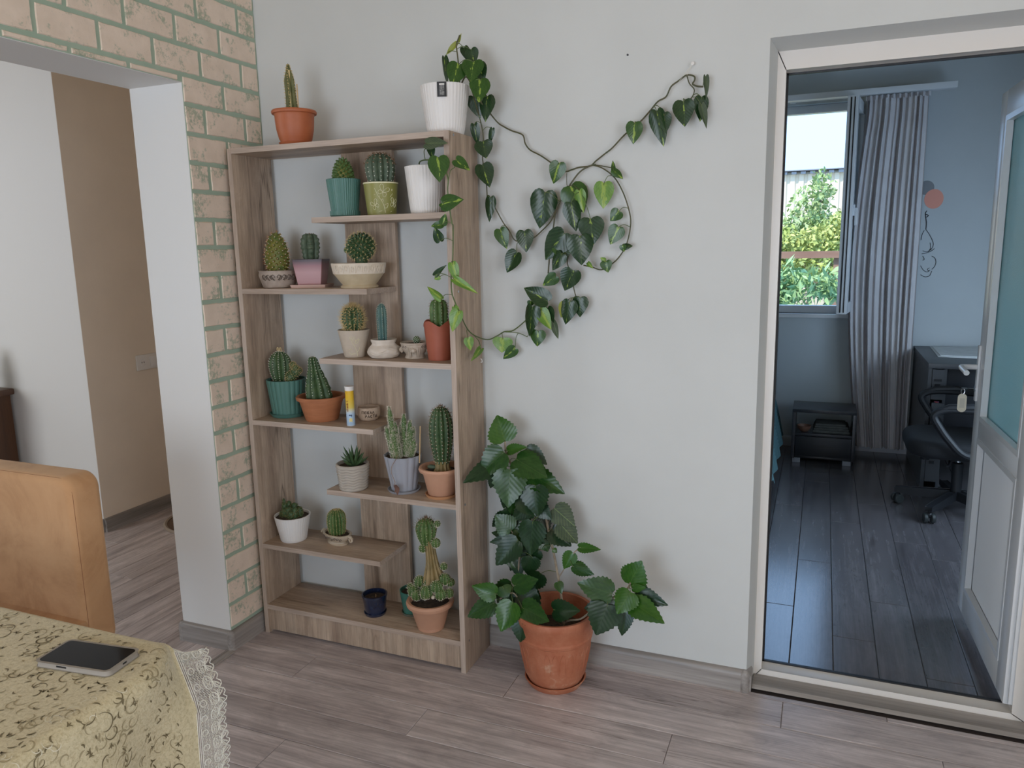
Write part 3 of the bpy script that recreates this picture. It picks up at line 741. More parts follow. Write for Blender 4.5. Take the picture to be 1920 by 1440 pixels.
c, _ = spot(586, 530, z, 60, -.115); k = mpp(c); rz = -.02
T_ = thing('potted_cactus', 'grey-green cactus with wavy ribs in a square pink glazed pot', 'cactus', c, .36)
h = zat(586, 486, c)-z; w0, w1, sh = 21*k, 28*k, .011
def sqpot(r0, r1, z0, z1, t, zi):
    m_ = MB(); L_ = [(r0, z0), (r1, z1), (r1-t, z1), (r1-t, zi)]
    for r, zz in L_: m_.v += [(-r, -r, zz), (r, -r, zz), (r, r, zz), (-r, r, zz)]
    for j in range(3):
        for i in range(4): m_.f.append((4*j+i, 4*j+(i+1)%4, 4*j+4+(i+1)%4, 4*j+4+i))
    m_.f += [(0, 1, 2, 3), (12, 13, 14, 15)]; return m_
part(T_, 'saucer', sqpot(31*k, 33*k, 0, sh, .004, .004), pbr('pink_clay', (.56,.38,.32,1), .5), bevel=.0015)
m_pink, nt, b_ = nodes('pink_glaze'); b_.inputs['Roughness'].default_value = .38
mp_ = coords(nt); sx_ = nt.nodes.new('ShaderNodeSeparateXYZ'); nt.links.new(mp_.outputs[0], sx_.inputs[0]); mr = nt.nodes.new('ShaderNodeMapRange'); mr.inputs[1].default_value = h*.55; mr.inputs[2].default_value = h*1.02
nt.links.new(sx_.outputs[2], mr.inputs[0]); n_ = noise(nt, mp_, 40); r_ = ramp(nt, [(0, (.42,.21,.21,1)), (.45, (.27,.10,.11,1)), (.85, (.05,.022,.03,1))]); nt.links.new(mr.outputs[0], r_.inputs[0]); nt.links.new(r_.outputs[0], b_.inputs['Base Color'])
part(T_, 'pot', sqpot(w0, w1, .004, h, .004, h*.85), m_pink, bevel=.0012); part(T_, 'soil', MB().box(-w1+.005, w1-.005, -w1+.005, w1-.005, h*.83, h*.87), m_soil)
top = zat(587, 438, c)-z
body, al = ribbed(rprof([(.027, h*.85), (.030, h+.02), (.034, h+(top-h)*.5), (.030, h+(top-h)*.85), (.014, top), (0, top-.006)], 40), 5, .5, (0,0,0), (.0, 0), .7, .07, 420)
part(T_, 'cactus_stem', body, m_c_grey); part(T_, 'spines', spines(al(.015), .004, 3, .8), m_s_brown, stuff=True)

c, rb = spot(674.3, 531, z, 69, -.135); k = mpp(c)
T_ = thing('potted_cactus', 'round brown-spined cactus with a bud in a wide cream scroll bowl', 'cactus', c)
h, rt = dims(674.3, c, 493, 102, z)
prof = [(0, 0), (rb*1.0, 0), (rb*1.02, .006), (rb*.9, .011), (rb*.98, h*.2), (rt*.90, h*.55), (rt*.91, h*.57)]
part(T_, 'bowl', MB().lathe(prof+[(rt*.9, h*.58), (0, h*.58)], 48), m_tan)
part(T_, 'rim_band', MB().lathe([(rt*.88, h*.56), (rt*.93, h*.57), (rt, h*.97), (rt*.99, h), (rt*.93, h), (rt*.88, h*.85), (rt*.84, h*.57)], 48), m_cream); soil_disc(T_, rt*.9, h*.86)
ac = facing(c); sw = []
for i in range(-4, 5):
    a0 = i*.24; zz = h*(.76 if i % 2 else .8); q = .07
    sw.append([(a0+q*math.cos(t)*(1-t/14), zz+h*.13*math.sin(t)*(1-t/14)) for t in [j*.7 for j in range(13)]])
    sw.append([(a0+.1, h*.62), (a0+.13, h*.75), (a0+.11, h*.92)])
part(T_, 'scroll_relief', surf_lines(lambda zz: rt*(.93+.07*(zz/h-.57)/.4)+.0008, sw, .0012, ac), m_cream)
top = zat(681, 440, c)-z; rb_ = .041; cz = top-rb_; pf = [(rb_*math.sin(PI*i/14), cz-rb_*math.cos(PI*i/14)) for i in range(1, 15)]
off = Vector((.012, 0, 0)); ar = shift(phyllo(pf, 150), off)
part(T_, 'cactus_stem', MB().ball(Vector((0,0,cz))+off, rb_*.98, 20, 14).lathe([(.018, h*.8), (.024, cz-.03)], 12, off), m_c_dark); part(T_, 'tubercles', tubercle(ar, .0064, .010), m_c_dark, stuff=True)
part(T_, 'spines', spines([(p+d*.010, d) for p, d in ar], .009, 5, .9, .00045), m_s_yel, stuff=True)
pf2 = [(.010*math.sin(PI*i/8), -.010*math.cos(PI*i/8)) for i in range(1, 9)]; ar2 = shift(phyllo(pf2, 60), off+Vector((-.047, -.012, cz-.01)))
part(T_, 'bud', MB().ball(off+Vector((-.047, -.012, cz-.01)), .010, 10, 8), m_c_mid); part(T_, 'bud_spines', spines(ar2, .005, 3, .9, .0004), m_c_mid, stuff=True)

# --- fourth board
z = LV['L3']; c, rb = spot(665.7, 671, z, 39); k = mpp(c)
T_ = thing('potted_cactus', 'golden-spined ball cactus in a beige pot with scratched flowers', 'cactus', c)
h, rt = dims(665.7, c, 618, 59, z); simple_pot(T_, rb, rt, h, m_beige, t=.003, soil=.92); soil_disc(T_, rt*.92, h*.93); ac = facing(c); pfn = linear_r(rb, rt, h)
art = [[(-.3, h*.78), (-.12, h*.55), (.05, h*.4), (.2, h*.2), (.25, h*.06)], [(-.1, h*.6), (.0, h*.78), (.1, h*.62), (.05, h*.55)], [(.1, h*.62), (.35, h*.7), (.22, h*.55), (.05, h*.55)], [(.2, h*.2), (.4, h*.3), (.42, h*.38)], [(.1, h*.16), (-.3, h*.14), (-.5, h*.22)], [(-.5, h*.3), (-.3, h*.34), (-.2, h*.3)], [(-.2, h*.8), (-.12, h*.66)]]
part(T_, 'line_art', surf_lines(pfn, art, .0007, ac), m_line)
top = zat(665, 574, c)-z; rr = .038; cz = h+(top-h)*.48
pf = rprof([(.022, h*.9), (.030, h+.006), (rr, cz), (rr*.82, cz+(top-cz)*.65), (rr*.4, top-.002), (0, top-.004)], 18)
body, al = ribbed(pf, 15, .2); part(T_, 'cactus_stem', body, m_c_dark); part(T_, 'spines', spines(al(.010), .020, 6, .75, .0005), m_s_yel, stuff=True)

c, rb = spot(721, 673, z, 47); k = mpp(c)
T_ = thing('potted_cactus', 'blue-green finger cactus in a white pot shaped like a tied sack', 'cactus', c)
h, rt = dims(721, c, 636, 46, z); rm = 30*k
wr_ = lambda a, zz, r: r*(1+.045*math.sin(5*a+zz*160)*math.sin(zz/h*PI)+.02*math.sin(11*a-zz*90))
part(T_, 'pot', MB().lathe(rprof([(rb*.9, 0), (rb*1.1, .003), (rm*1.02, h*.3), (rm*.98, h*.52), (rt*.95, h*.74), (rt*1.0, h*.88), (rt*1.04, h), (rt*.92, h)], 28)+[(rt*.88, h*.8), (0, h*.8)], 40, rf=wr_), pbr('white_plaster_pot', (.66,.58,.50,1), .7, (.60,.52,.44,1), 20, bmp=.2)); soil_disc(T_, rt*.86, h*.84)
part(T_, 'folds', MB().tube([(rm*.98*math.cos(facing(c)+a), rm*.98*math.sin(facing(c)+a), h*(.45+.1*math.sin(4*a))) for a in [-1+.1*j for j in range(21)]], .0028, 6).tube([(rm*1.0*math.cos(facing(c)+a), rm*1.0*math.sin(facing(c)+a), h*(.28+.07*math.sin(5*a+1))) for a in [-1+.1*j for j in range(21)]], .0025, 6), _M['white_plaster_pot'])
top = zat(719, 569, c)-z
body, al = ribbed(rprof([(.015, h*.8), (.0165, h+.015), (.0185, h+(top-h)*.6), (.015, h+(top-h)*.88), (.006, top-.002), (0, top)], 20), 7, .3, (-.003, 0, 0))
part(T_, 'cactus_stem', body, m_c_blue); part(T_, 'spines', spines(al(.006), .0035, 4, .9, .0004), m_s_white, stuff=True)

c, rb = spot(779, 673.5, z, 39); k = mpp(c)
T_ = thing('potted_cactus', 'tiny dark ball cactus in a small stone-look bowl with a carved boss', 'cactus', c)
h, rt = dims(779, c, 641, 54, z)
part(T_, 'bowl', MB().lathe(rprof([(rb*.98, 0), (rb, .004), (rb*.9, h*.25), (rt*.9, h*.58), (rt*.96, h*.84), (rt*1.02, h*.95), (rt, h), (rt*.88, h)], 24)+[(rt*.85, h*.86), (0, h*.86)], 40), m_stone); soil_disc(T_, rt*.85, h*.88); ac = facing(c)
b1 = MB()
for a in (-.15, 1.3, -1.5):
    p = Vector((rt*.92*math.cos(ac+a), rt*.92*math.sin(ac+a), h*.55)); b1.ball(p, .009, 10, 8)
    for j in range(7): b1.ball(p+Vector((-math.sin(ac+a)*.008*math.cos(j*.9), math.cos(ac+a)*.008*math.cos(j*.9), .008*math.sin(j*.9))), .0038, 6, 5)
for a in (-.55, -.42, .2, .33): b1.tube([(rt*.94*math.cos(ac+a), rt*.94*math.sin(ac+a), h*.75), (rt*.88*math.cos(ac+a), rt*.88*math.sin(ac+a), h*.5), (rb*1.0*math.cos(ac+a), rb*1.0*math.sin(ac+a), h*.12)], .0025, 6)
part(T_, 'carved_relief', b1, m_stone)
sw = [[(a0+.09*math.cos(t)*(1-t/9), h*.74+h*.09*math.sin(t)*(1-t/9)) for t in [j*.7 for j in range(9)]] for a0 in (-1.0, -.75, .55, .8)]
part(T_, 'scroll_relief', surf_lines(lambda zz: rt*.95, sw, .0011, ac), m_relief)
p = Vector((.010, -.004, h*.9+.013)); ar = shift(phyllo([(.0135*math.sin(PI*i/8), -.0135*math.cos(PI*i/8)) for i in range(1, 9)], 70), p)
part(T_, 'cactus_stem', MB().ball(p, .0135, 14, 10), m_c_dark); part(T_, 'areoles', dots(ar, .0012), m_wool, stuff=True)

c, rb = spot(825, 677, z, 44); k = mpp(c); c.x = min(c.x, .822)
T_ = thing('potted_cactus', 'speckled stump cactus in a tall terracotta pot with a zigzag rim', 'cactus', c)
h, rt = dims(825, c, 600, 57, z)
zig = lambda a, zz, r: r
pm = MB(); n = 48
for zz, r in ((0, rb*.98), (h*.3, rb+(rt-rb)*.3), (h*.6, rb+(rt-rb)*.62), (h*.82, rb+(rt-rb)*.85)):
    pm.v += [(r*math.cos(2*PI*i/n), r*math.sin(2*PI*i/n), zz) for i in range(n)]
ph = facing(c)-.75
def crown(a): return h*(.86+.14*abs(math.cos(2.0*(a-ph)))**1.3)
pm.v += [(rt*math.cos(2*PI*i/n), rt*math.sin(2*PI*i/n), crown(2*PI*i/n)) for i in range(n)]
pm.v += [((rt-.004)*math.cos(2*PI*i/n), (rt-.004)*math.sin(2*PI*i/n), crown(2*PI*i/n)) for i in range(n)]
pm.v += [((rt-.008)*math.cos(2*PI*i/n), (rt-.008)*math.sin(2*PI*i/n), h*.7) for i in range(n)]
for j in range(6):
    for i in range(n): pm.f.append((j*n+i, j*n+(i+1)%n, (j+1)*n+(i+1)%n, (j+1)*n+i))
pm.f.append(tuple(range(n))); part(T_, 'pot', pm, pbr('rust_plastic', (.36,.095,.05,1), .55, (.32,.08,.042,1), 15)); soil_disc(T_, rt-.008, h*.72)
top = zat(832, 560, c)-z
body, al = ribbed(rprof([(.026, h*.7), (.030, h*.95), (.032, h+(top-h)*.5), (.024, top-.008), (0, top)], 18), 8, .22, (.002, 0, 0))
part(T_, 'cactus_stem', body, m_c_mid); ar = al(.010); part(T_, 'areoles', dots(ar, .0014), m_wool, stuff=True); part(T_, 'spines', spines(ar, .010, 2, .9, .0004), m_s_brown, stuff=True)

# --- fifth board
z = LV['L4']; c, rs = spot(533, 784.6, z, 69); k = mpp(c); c.x = max(c.x, .126)
T_ = thing('potted_cactus', 'ball cactus with a knobbly offset in a teal pot with wide flutes', 'cactus', c)
h, rt = dims(533, c, 710, 72, z); fl2 = lambda a, zz, r: r*(1+.035*(abs(math.cos(11*a))-.6)*min(1, zz/.02))
simple_pot(T_, 28*k, rt, h, m_teal, seg=220, rf=fl2, t=.004, soil=.93); saucer(T_, rs*.86, .014, m_teal, flare=1.17); soil_disc(T_, rt*.88, h*.94)
top = zat(528, 658, c)-z; cz = h+(top-h)*.5; rr = .042; o_ = (-.018, -.006, 0)
body, al = ribbed(rprof([(.024, h*.9), (.034, h+.01), (rr, cz), (.034, cz+(top-cz)*.6), (.014, top-.003), (0, top)], 18), 12, .18, o_)
part(T_, 'cactus_stem', body, m_c_dark); ar = al(.009); part(T_, 'areoles', dots(ar, .0014), m_wool, stuff=True); part(T_, 'spines', spines(ar, .006, 3, .9, .0004), m_s_white, stuff=True)
cl = MB(); sar = []
for (dx, dy, dz, r) in ((.032, -.012, .012, .020), (.048, -.004, .03, .019), (.034, .01, .036, .018), (.055, -.012, .045, .012), (.042, -.008, .055, .012), (.062, .0, .034, .011), (.03, -.02, .004, .014)):
    p = Vector((dx, dy, h+dz)); cl.ball(p, r, 12, 9); sar += shift(phyllo([(r*math.sin(PI*i/8), -r*math.cos(PI*i/8)) for i in range(1, 9)], 70), p)
part(T_, 'offset_clump', cl, m_c_dark); part(T_, 'clump_spines', spines(sar, .006, 3, .9, .0004), m_s_yel, stuff=True)
part(T_, 'buds', MB().tube(smooth_path([(-.024, -.008, top-.004), (-.026, -.008, top+.009), (-.021, -.008, top+.013), (-.018, -.008, top)], 4), .0012, 6).tube(smooth_path([(-.012, -.008, top-.004), (-.014, -.008, top+.009), (-.009, -.008, top+.013), (-.006, -.008, top-.002)], 4), .0012, 6), m_s_yel)

c, rb = spot(605, 792, z, 60); k = mpp(c)
T_ = thing('potted_cactus', 'dark tapering cactus with white dots in a wide terracotta bowl', 'cactus', c)
h, rt = dims(605, c, 741, 91, z); rt -= .006
part(T_, 'pot', MB().lathe([(0, 0), (rb, 0), (rb*1.03, .003), (rb*1.12, h*.25), (rb*1.14, h*.27), (rt*.88, h*.62), (rt*.89, h*.64), (rt*.96, h*.84), (rt*1.06, h*.86), (rt*1.08, h*.95), (rt*1.05, h), (rt*.95, h), (rt*.9, h*.72), (0, h*.7)], 48), m_terra2); soil_disc(T_, rt*.9, h*.74)
top = zat(598, 668, c)-z
body, al = ribbed(rprof([(.046, h*.7), (.047, h*.98), (.043, h+(top-h)*.25), (.030, h+(top-h)*.55), (.021, h+(top-h)*.75), (.018, top-.014), (.010, top-.003), (0, top)], 28), 9, .28, (.002, -.01, 0), (-.13, 0), .8, .05, 230)
part(T_, 'cactus_stem', body, m_c_dark); ar = al(.010); part(T_, 'areoles', dots(ar, .0016), m_wool, stuff=True)

# stroke letters
ST_ = {'П': [[(0,0),(0,1),(.7,1),(.7,0)]], 'О': [[(.35,1),(.05,.75),(.05,.25),(.35,0),(.65,.25),(.65,.75),(.35,1)]], 'Ж': [[(.4,0),(.4,1)],[(0,1),(.4,.5),(0,0)],[(.8,1),(.4,.5),(.8,0)]], 'А': [[(0,0),(.35,1),(.7,0)],[(.15,.35),(.55,.35)]], 'Л': [[(0,0),(.35,1),(.7,0)]], 'У': [[(0,1),(.35,.45)],[(.7,1),(.2,0)]],
 'Р': [[(0,0),(0,1),(.5,.95),(.55,.6),(0,.5)]], 'С': [[(.6,.85),(.3,1),(.05,.6),(.05,.35),(.3,0),(.6,.15)]], 'Т': [[(0,1),(.7,1)],[(.35,1),(.35,0)]], 'И': [[(0,1),(0,0),(.6,1),(.6,0)]],
 'v': [[(0,.6),(.25,0),(.5,.6)]], 'i': [[(.1,0),(.1,.6)],[(.1,.8),(.1,.86)]], 't': [[(.2,.95),(.2,.1),(.35,0)],[(0,.6),(.4,.6)]], 'a': [[(.45,.6),(.1,.55),(.05,.1),(.3,0),(.45,.15)],[(.45,.6),(.45,0)]], 'm': [[(0,0),(0,.6)],[(0,.45),(.2,.6),(.35,.5),(.35,0)],[(.35,.5),(.55,.6),(.7,.5),(.7,0)]], 'n': [[(0,0),(0,.6)],[(0,.45),(.25,.6),(.42,.45),(.42,0)]], 'C': [[(.6,.85),(.3,1),(.05,.6),(.05,.35),(.3,0),(.6,.15)]], 'g': [[(.4,.55),(.1,.55),(.05,.15),(.3,.05),(.4,.2)],[(.42,.6),(.42,-.15),(.2,-.3),(.02,-.2)]]}
def letters(txt, size, gap=.25):
    x = 0; out = []
    for ch in txt:
        if ch == ' ': x += .5*size; continue
        w_ = max(p[0] for s_ in ST_[ch] for p in s_)
        for s_ in ST_[ch]: out.append([(x+p[0]*size, p[1]*size) for p in s_])
        x += (w_+gap)*size
    return out, x-gap*size

c, rb = spot(692.5, 790, z, 34); k = mpp(c)
T_ = thing('clay_cup', 'small handmade clay cup with scratched lettering, beside the vitamin tube', 'cup', c)
h, rt = dims(692.5, c, 763, 40, z)
wob = lambda a, zz, r: r*(1+.006*math.sin(2*a+.5))
part(T_, 'cup', MB().lathe(rprof([(rb*.85, 0), (rb, .003), (rt*1.02, h*.35), (rt*1.04, h*.7), (rt, h), (rt*.93, h*1.02), (rt*.86, h*.97)], 24)+[(rt*.84, h*.3), (0, h*.25)], 40, rf=wob), pbr('raw_clay', (.52,.40,.30,1), .75, (.44,.32,.23,1), 60, bmp=.4))
ac = facing(c)+.08; art = []
for txt, zz, sz, a0 in (('ПОЖАЛ', .60, .0095, -.72), ('РАСТИ', .30, .0100, -.42)):
    l_, W_ = letters(txt, sz)
    for s_ in l_: art.append([(a0+p[0]/rt, h*zz+p[1]) for p in s_])
m_ = MB()
for ln in art: m_.tube([(rt*1.04*math.cos(ac+a), rt*1.04*math.sin(ac+a), zz) for a, zz in ln], .0013, 4)
part(T_, 'lettering', m_, m_ink_clay)

c, rb = spot(658.6, 799, z, 16); k = mpp(c)
T_ = thing('vitamin_tube', 'yellow and blue effervescent vitamin tube with white cap', 'tube', c)
h = zat(658.6, 724, c)-z; r = 8*k; ac = facing(c)
m_tube, nt, b_ = nodes('tube_label'); b_.inputs['Roughness'].default_value = .3; mp_ = coords(nt); sx_ = nt.nodes.new('ShaderNodeSeparateXYZ'); nt.links.new(mp_.outputs[0], sx_.inputs[0])
mr = nt.nodes.new('ShaderNodeMapRange'); mr.inputs[2].default_value = h; nt.links.new(sx_.outputs[2], mr.inputs[0])
r_ = ramp(nt, [(0, (.75,.78,.8,1)), (.02, (.40,.55,.72,1)), (.3, (.45,.60,.76,1)), (.37, (.62,.66,.62,1)), (.46, (.70,.55,.12,1)), (.7, (.74,.47,.03,1)), (.9, (.72,.43,.03,1))]); nt.links.new(mr.outputs[0], r_.inputs[0]); nt.links.new(r_.outputs[0], b_.inputs['Base Color'])
part(T_, 'tube', MB().lathe([(0, 0), (r*.96, 0), (r, .001), (r, h*.9), (r*.9, h*.9), (0, h*.9)], 32), m_tube)
part(T_, 'cap', MB().lathe([(r*.9, h*.885), (r*1.04, h*.887), (r*1.06, h*.97), (r*1.12, h*.975), (r*1.12, h*.998), (0, h)], 32), m_white)
l_, W_ = letters('vitamin C', .0085); mt = MB(); 
for s_ in l_: mt.tube([((r+.0003)*math.cos(ac-.45-p[1]/r), (r+.0003)*math.sin(ac-.45-p[1]/r), h*.36+p[0]*.86) for p in s_], .0009, 4)
part(T_, 'print', mt, pbr('print_red', (.30,.07,.02,1), .5)); mt = MB()
l_, W_ = letters('mg', .007)
for s_ in l_: mt.tube([((r+.0003)*math.cos(ac-.35+p[0]/r), (r+.0003)*math.sin(ac-.35+p[0]/r), h*.255+p[1]) for p in s_], .0009, 4)
part(T_, 'print', mt, pbr('print_navy', (.02,.04,.12,1), .5))
part(T_, 'print_mark', MB().grid(lambda u, v: ((r+.0003)*math.cos(ac-.35+.7*u), (r+.0003)*math.sin(ac-.35+.7*u), h*(.12+.09*v-.05*abs(u-.5))), 6, 2), pbr('print_yellow', (.72,.60,.25,1), .5))

# --- sixth board
z = LV['L5']; c, rb = spot(664, 923, z, 52); k = mpp(c)
T_ = thing('potted_succulent', 'small dark spiky rosette in a greige pot with wavy ridges', 'succulent', c)
h, rt = dims(664, c, 868, 61, z)
prof = [(0, 0), (rb*.96, 0), (rb, .002)]
n = 60
for i in range(n+1):
    s_ = i/n; prof.append((rb+(rt-rb)*s_+.0021*math.sin(s_*9*2*PI), .003+(h-.005)*s_))
prof += [(rt*.98, h), (rt*.9, h), (rt*.88, h*.86), (0, h*.86)]
pw = MB().lathe(prof, 60)
for i, v in enumerate(pw.v):
    a = math.atan2(v[1], v[0]); f = max(0, min(1, v[2]/h*5))*max(0, min(1, (h-v[2])/h*5)); pw.v[i] = (v[0], v[1], v[2]+.0020*math.sin(8*a)*f)
part(T_, 'pot', pw, m_wave, 60); soil_disc(T_, rt*.88, h*.88)
top = zat(664, 836, c)-z
for i in range(17):
    a = i*2.39996; el = 1.25-.055*i; L_ = (top-h*.88)*(1.0 if i < 8 else .85)*random.uniform(.8, 1.0); d = Vector((math.cos(a)*math.cos(el), math.sin(a)*math.cos(el), math.sin(el)))
    pts = [Vector((.006, 0, h*.88))+d*L_*t+Vector((0, 0, .010*t*t)) for t in (0, .2, .45, .7, .9, 1)]
    part(T_, 'leaf', MB().tube(pts, [.005, .0065, .006, .0042, .0018, .0003], 5), m_c_dark)

c, rs = spot(758.6, 929, z, 64); k = mpp(c)
T_ = thing('potted_cactus', 'bushy white-haired cactus clump in a pale grey fluted pot', 'cactus', c)
h, rt = dims(758.6, c, 852, 70, z); fl3 = lambda a, zz, r: r*(1+.05*(abs(math.cos(7*a+.4))-.6)*min(1, zz/.02))
simple_pot(T_, 23*k, rt, h, m_grey_pot, seg=196, rf=fl3, t=.004, soil=.95); saucer(T_, rs*.88, .010, m_grey_pot, flare=1.13); soil_disc(T_, rt*.88, h*.95)
colz = [(729, 762, .0095), (724, 800, .009), (740, 792, .009), (757, 776, .010), (752, 792, .009), (769, 788, .009), (775, 800, .009), (764, 803, .0085), (737, 812, .010), (748, 818, .010), (760, 822, .010), (772, 820, .010), (742, 832, .012), (755, 835, .012), (768, 838, .012), (778, 832, .010), (734, 828, .010)]
rq = random.Random(4); colz += [(rq.uniform(728, 782), rq.uniform(800, 842), .0085) for _ in range(24)]
cs = MB(); sar = []
for i, (u, v, r) in enumerate(colz):
    tp = at(u, v, 'y', c.y-.012+.024*((i*7) % 5)/5-(.05 if u < 745 else 0))-c; bs = Vector((tp.x*.55, tp.y*.6, h*.93)); 
    ax = (tp-bs); L_ = ax.length; axn = ax.normalized()
    pts = [bs+ax*t for t in (0, .25, .5, .75, .9, .97, 1)]; cs.tube(pts, [r*.8, r, r, r*.95, r*.75, r*.4, r*.1], 8)
    for j in range(int(L_*4200)):
        t = random.random(); a = random.uniform(0, 2*PI); x_ = axn.orthogonal().normalized(); y_ = axn.cross(x_); d = x_*math.cos(a)+y_*math.sin(a); sar.append((bs+ax*t+d*r*(1 if t < .85 else .5), d+axn*.5))
part(T_, 'cactus_stems', cs, m_c_mid); part(T_, 'hair', spines(sar, .0065, 2, .6, .00034), m_s_white, stuff=True)
q0 = at(786, 852, 'y', c.y-.005)-c; q1 = at(788, 799, 'y', c.y-.005)-c
part(T_, 'support_stick', MB().tube([q0-Vector((0,0,.03)), q1], .0024, 6), m_wood_stick)
wp = [at(u, v, 'y', c.y-rt*1.02)-c for u, v in ((745, 852), (742, 862), (735, 874), (734, 886), (738, 897), (741, 905), (738, 910))]
part(T_, 'dry_tendril', MB().tube(smooth_path(wp, 4), .0009, 5), m_s_brown); p = wp[-1]
part(T_, 'dry_leaf', MB().grid(lambda u, v: p+Vector((.004+.022*u*(1-.4*v), -.006+.006*math.sin(3*v), -.028*v+.006*math.sin(4*u))), 5, 5), pbr('dry_leaf', (.14,.07,.05,1), .8))

c, rs = spot(829, 938, z, 62); k = mpp(c); c.x = min(c.x, .79)
T_ = thing('potted_cactus', 'tall oval cactus on a corky base in the upper of the two peach pots', 'cactus', c)
h, rt = dims(829, c, 874, 76, z); rb = 24*k
part(T_, 'pot', MB().lathe([(0, .004), (rb, .004), (rb*1.05, .008), (rt*.9, h*.8), (rt*.93, h*.84), (rt*1.06, h*.86), (rt*1.1, h*.93), (rt*1.06, h), (rt*.95, h), (rt*.86, h*.8), (0, h*.78)], 48), m_peach); saucer(T_, rs*.95, .010, pbr('ochre_clay', (.50,.25,.12,1), .6), flare=1.08); soil_disc(T_, rt*.86, h*.82)
top = zat(832, 762, c)-z; o_ = (.006, 0, 0)
body, al = ribbed(rprof([(.026, h*1.12), (.034, h+.055), (.041, h+(top-h)*.5), (.039, h+(top-h)*.75), (.024, top-.012), (0, top)], 24), 12, .22, o_)
part(T_, 'cactus_stem', body, m_c_dark); ar = al(.013); part(T_, 'areoles', dots(ar, .0016), m_wool, stuff=True); part(T_, 'spines', spines(ar, .013, 3, .8, .00045), m_s_brown, stuff=True)
body, _a = ribbed([(.034, h*.8), (.026, h*.95), (.024, h*1.08), (.028, h*1.2)], 10, .3, o_); part(T_, 'corky_base', body, m_c_brown)
part(T_, 'dry_pup', MB().ball((-.028, -.014, h*.98), (.017, .010, .008), 12, 8), m_c_grey)

# --- seventh board
z = LV['L6']; c, rb = spot(552, 1019, z, 48); k = mpp(c)
T_ = thing('potted_cactus', 'low clump of knobbly dark cactus stems in a white textured pot', 'cactus', c)
h, rt = dims(552, c, 965, 66, z); simple_pot(T_, rb, rt, h, m_white, seg=160, rf=lambda a, zz, r: r*(1+.008*math.cos(40*a+1.0*math.sin(zz*200))), t=.004, soil=.9); soil_disc(T_, rt*.9, h*.92)
cs = MB(); sar = []
for dx, dy, tp, r in ((-.034, 0, .045, .011), (-.02, -.015, .03, .013), (-.022, .012, .05, .012), (-.002, -.018, .038, .014), (.003, .012, .045, .014), (.022, -.012, .036, .013), (.03, .008, .034, .012), (.014, -.025, .024, .012), (-.036, -.012, .018, .010), (-.038, .004, .06, .007), (-.012, .018, .028, .013)):
    pts = [Vector((dx, dy, h*.9+(tp+.008)*t)) for t in (0, .3, .6, .85, .96, 1)]; cs.tube(pts, [r*.8, r, r, r*.8, r*.45, r*.1], 9)
    for j in range(70):
        t = random.random()*.95; a = random.uniform(0, 2*PI); d = Vector((math.cos(a), math.sin(a), .3)); sar.append((Vector((dx, dy, h*.9+(tp+.008)*t))+Vector((math.cos(a), math.sin(a), 0))*r*(1 if t < .8 else .6), d))
part(T_, 'cactus_stems', cs, m_c_dark); part(T_, 'tubercles', tubercle(sar, .0022, .003), m_c_olive, stuff=True); part(T_, 'spines', spines(sar, .0045, 2, .9, .0004), m_s_brown, stuff=True)

c, rb = spot(634, 1026, z, 46); k = mpp(c)
T_ = thing('potted_cactus', 'ball cactus in an oval cream bowl with scroll handles', 'cactus', c, -.25)
h, rt = dims(634, c, 998, 64, z); el = .62
part(T_, 'bowl', MB().lathe(rprof([(rb*1.0, 0), (rb*1.03, .004), (rb*.88, h*.25), (rt*.86, h*.55), (rt*.97, h*.8), (rt*1.03, h*.95), (rt, h), (rt*.9, h)], 26)+[(rt*.84, h*.82), (0, h*.82)], 48, ell=el), pbr('ornate_ceramic', (.56,.47,.36,1), .35, (.48,.39,.29,1), 40)); soil_disc(T_, rt*.85, h*.86, el)
hm = MB()
for s_ in (-1, 1):
    hm.tube([(s_*(rt*.98+.012+.011*math.cos(t)*(1-t/11)), -.004+.0008*t, h*.6+.011*math.sin(t)*(1-t/11)) for t in [j*.5 for j in range(19)]], .0036, 7); hm.tube([(s_*rt*.93, 0, h*.85), (s_*(rt+.01), 0, h*.9), (s_*(rt+.02), -.002, h*.72)], .005, 7)
part(T_, 'handles', hm, _M['ornate_ceramic'])
sw = MB()
for i in range(9):
    a = -PI/2-.85+i*.21; p = Vector((rt*.95*math.cos(a), rt*.95*el*math.sin(a), h*(.66+.07*math.sin(i*2.2))))
    t_ = Vector((-math.sin(a), el*math.cos(a), 0)).normalized(); q = .0055
    sw.tube([p+t_*q*math.cos(t)*(1-t/9)+Vector((0, -.0008, q*math.sin(t)*(1-t/9))) for t in [j*.7 for j in range(9)]], .0011, 5)
part(T_, 'scroll_relief', sw, m_relief)
top = zat(633, 955, c)-z; cz = h*.85+(top-h*.85)*.52
pf = rprof([(.024, h*.84), (.030, h), (.0355, cz), (.031, cz+(top-cz)*.6), (.015, top-.003), (0, top-.005)], 20)
body, al = ribbed(pf, 17, .2); part(T_, 'cactus_stem', body, m_c_mid); part(T_, 'spines', spines(al(.006), .005, 4, .8, .0004), m_s_yel, stuff=True)

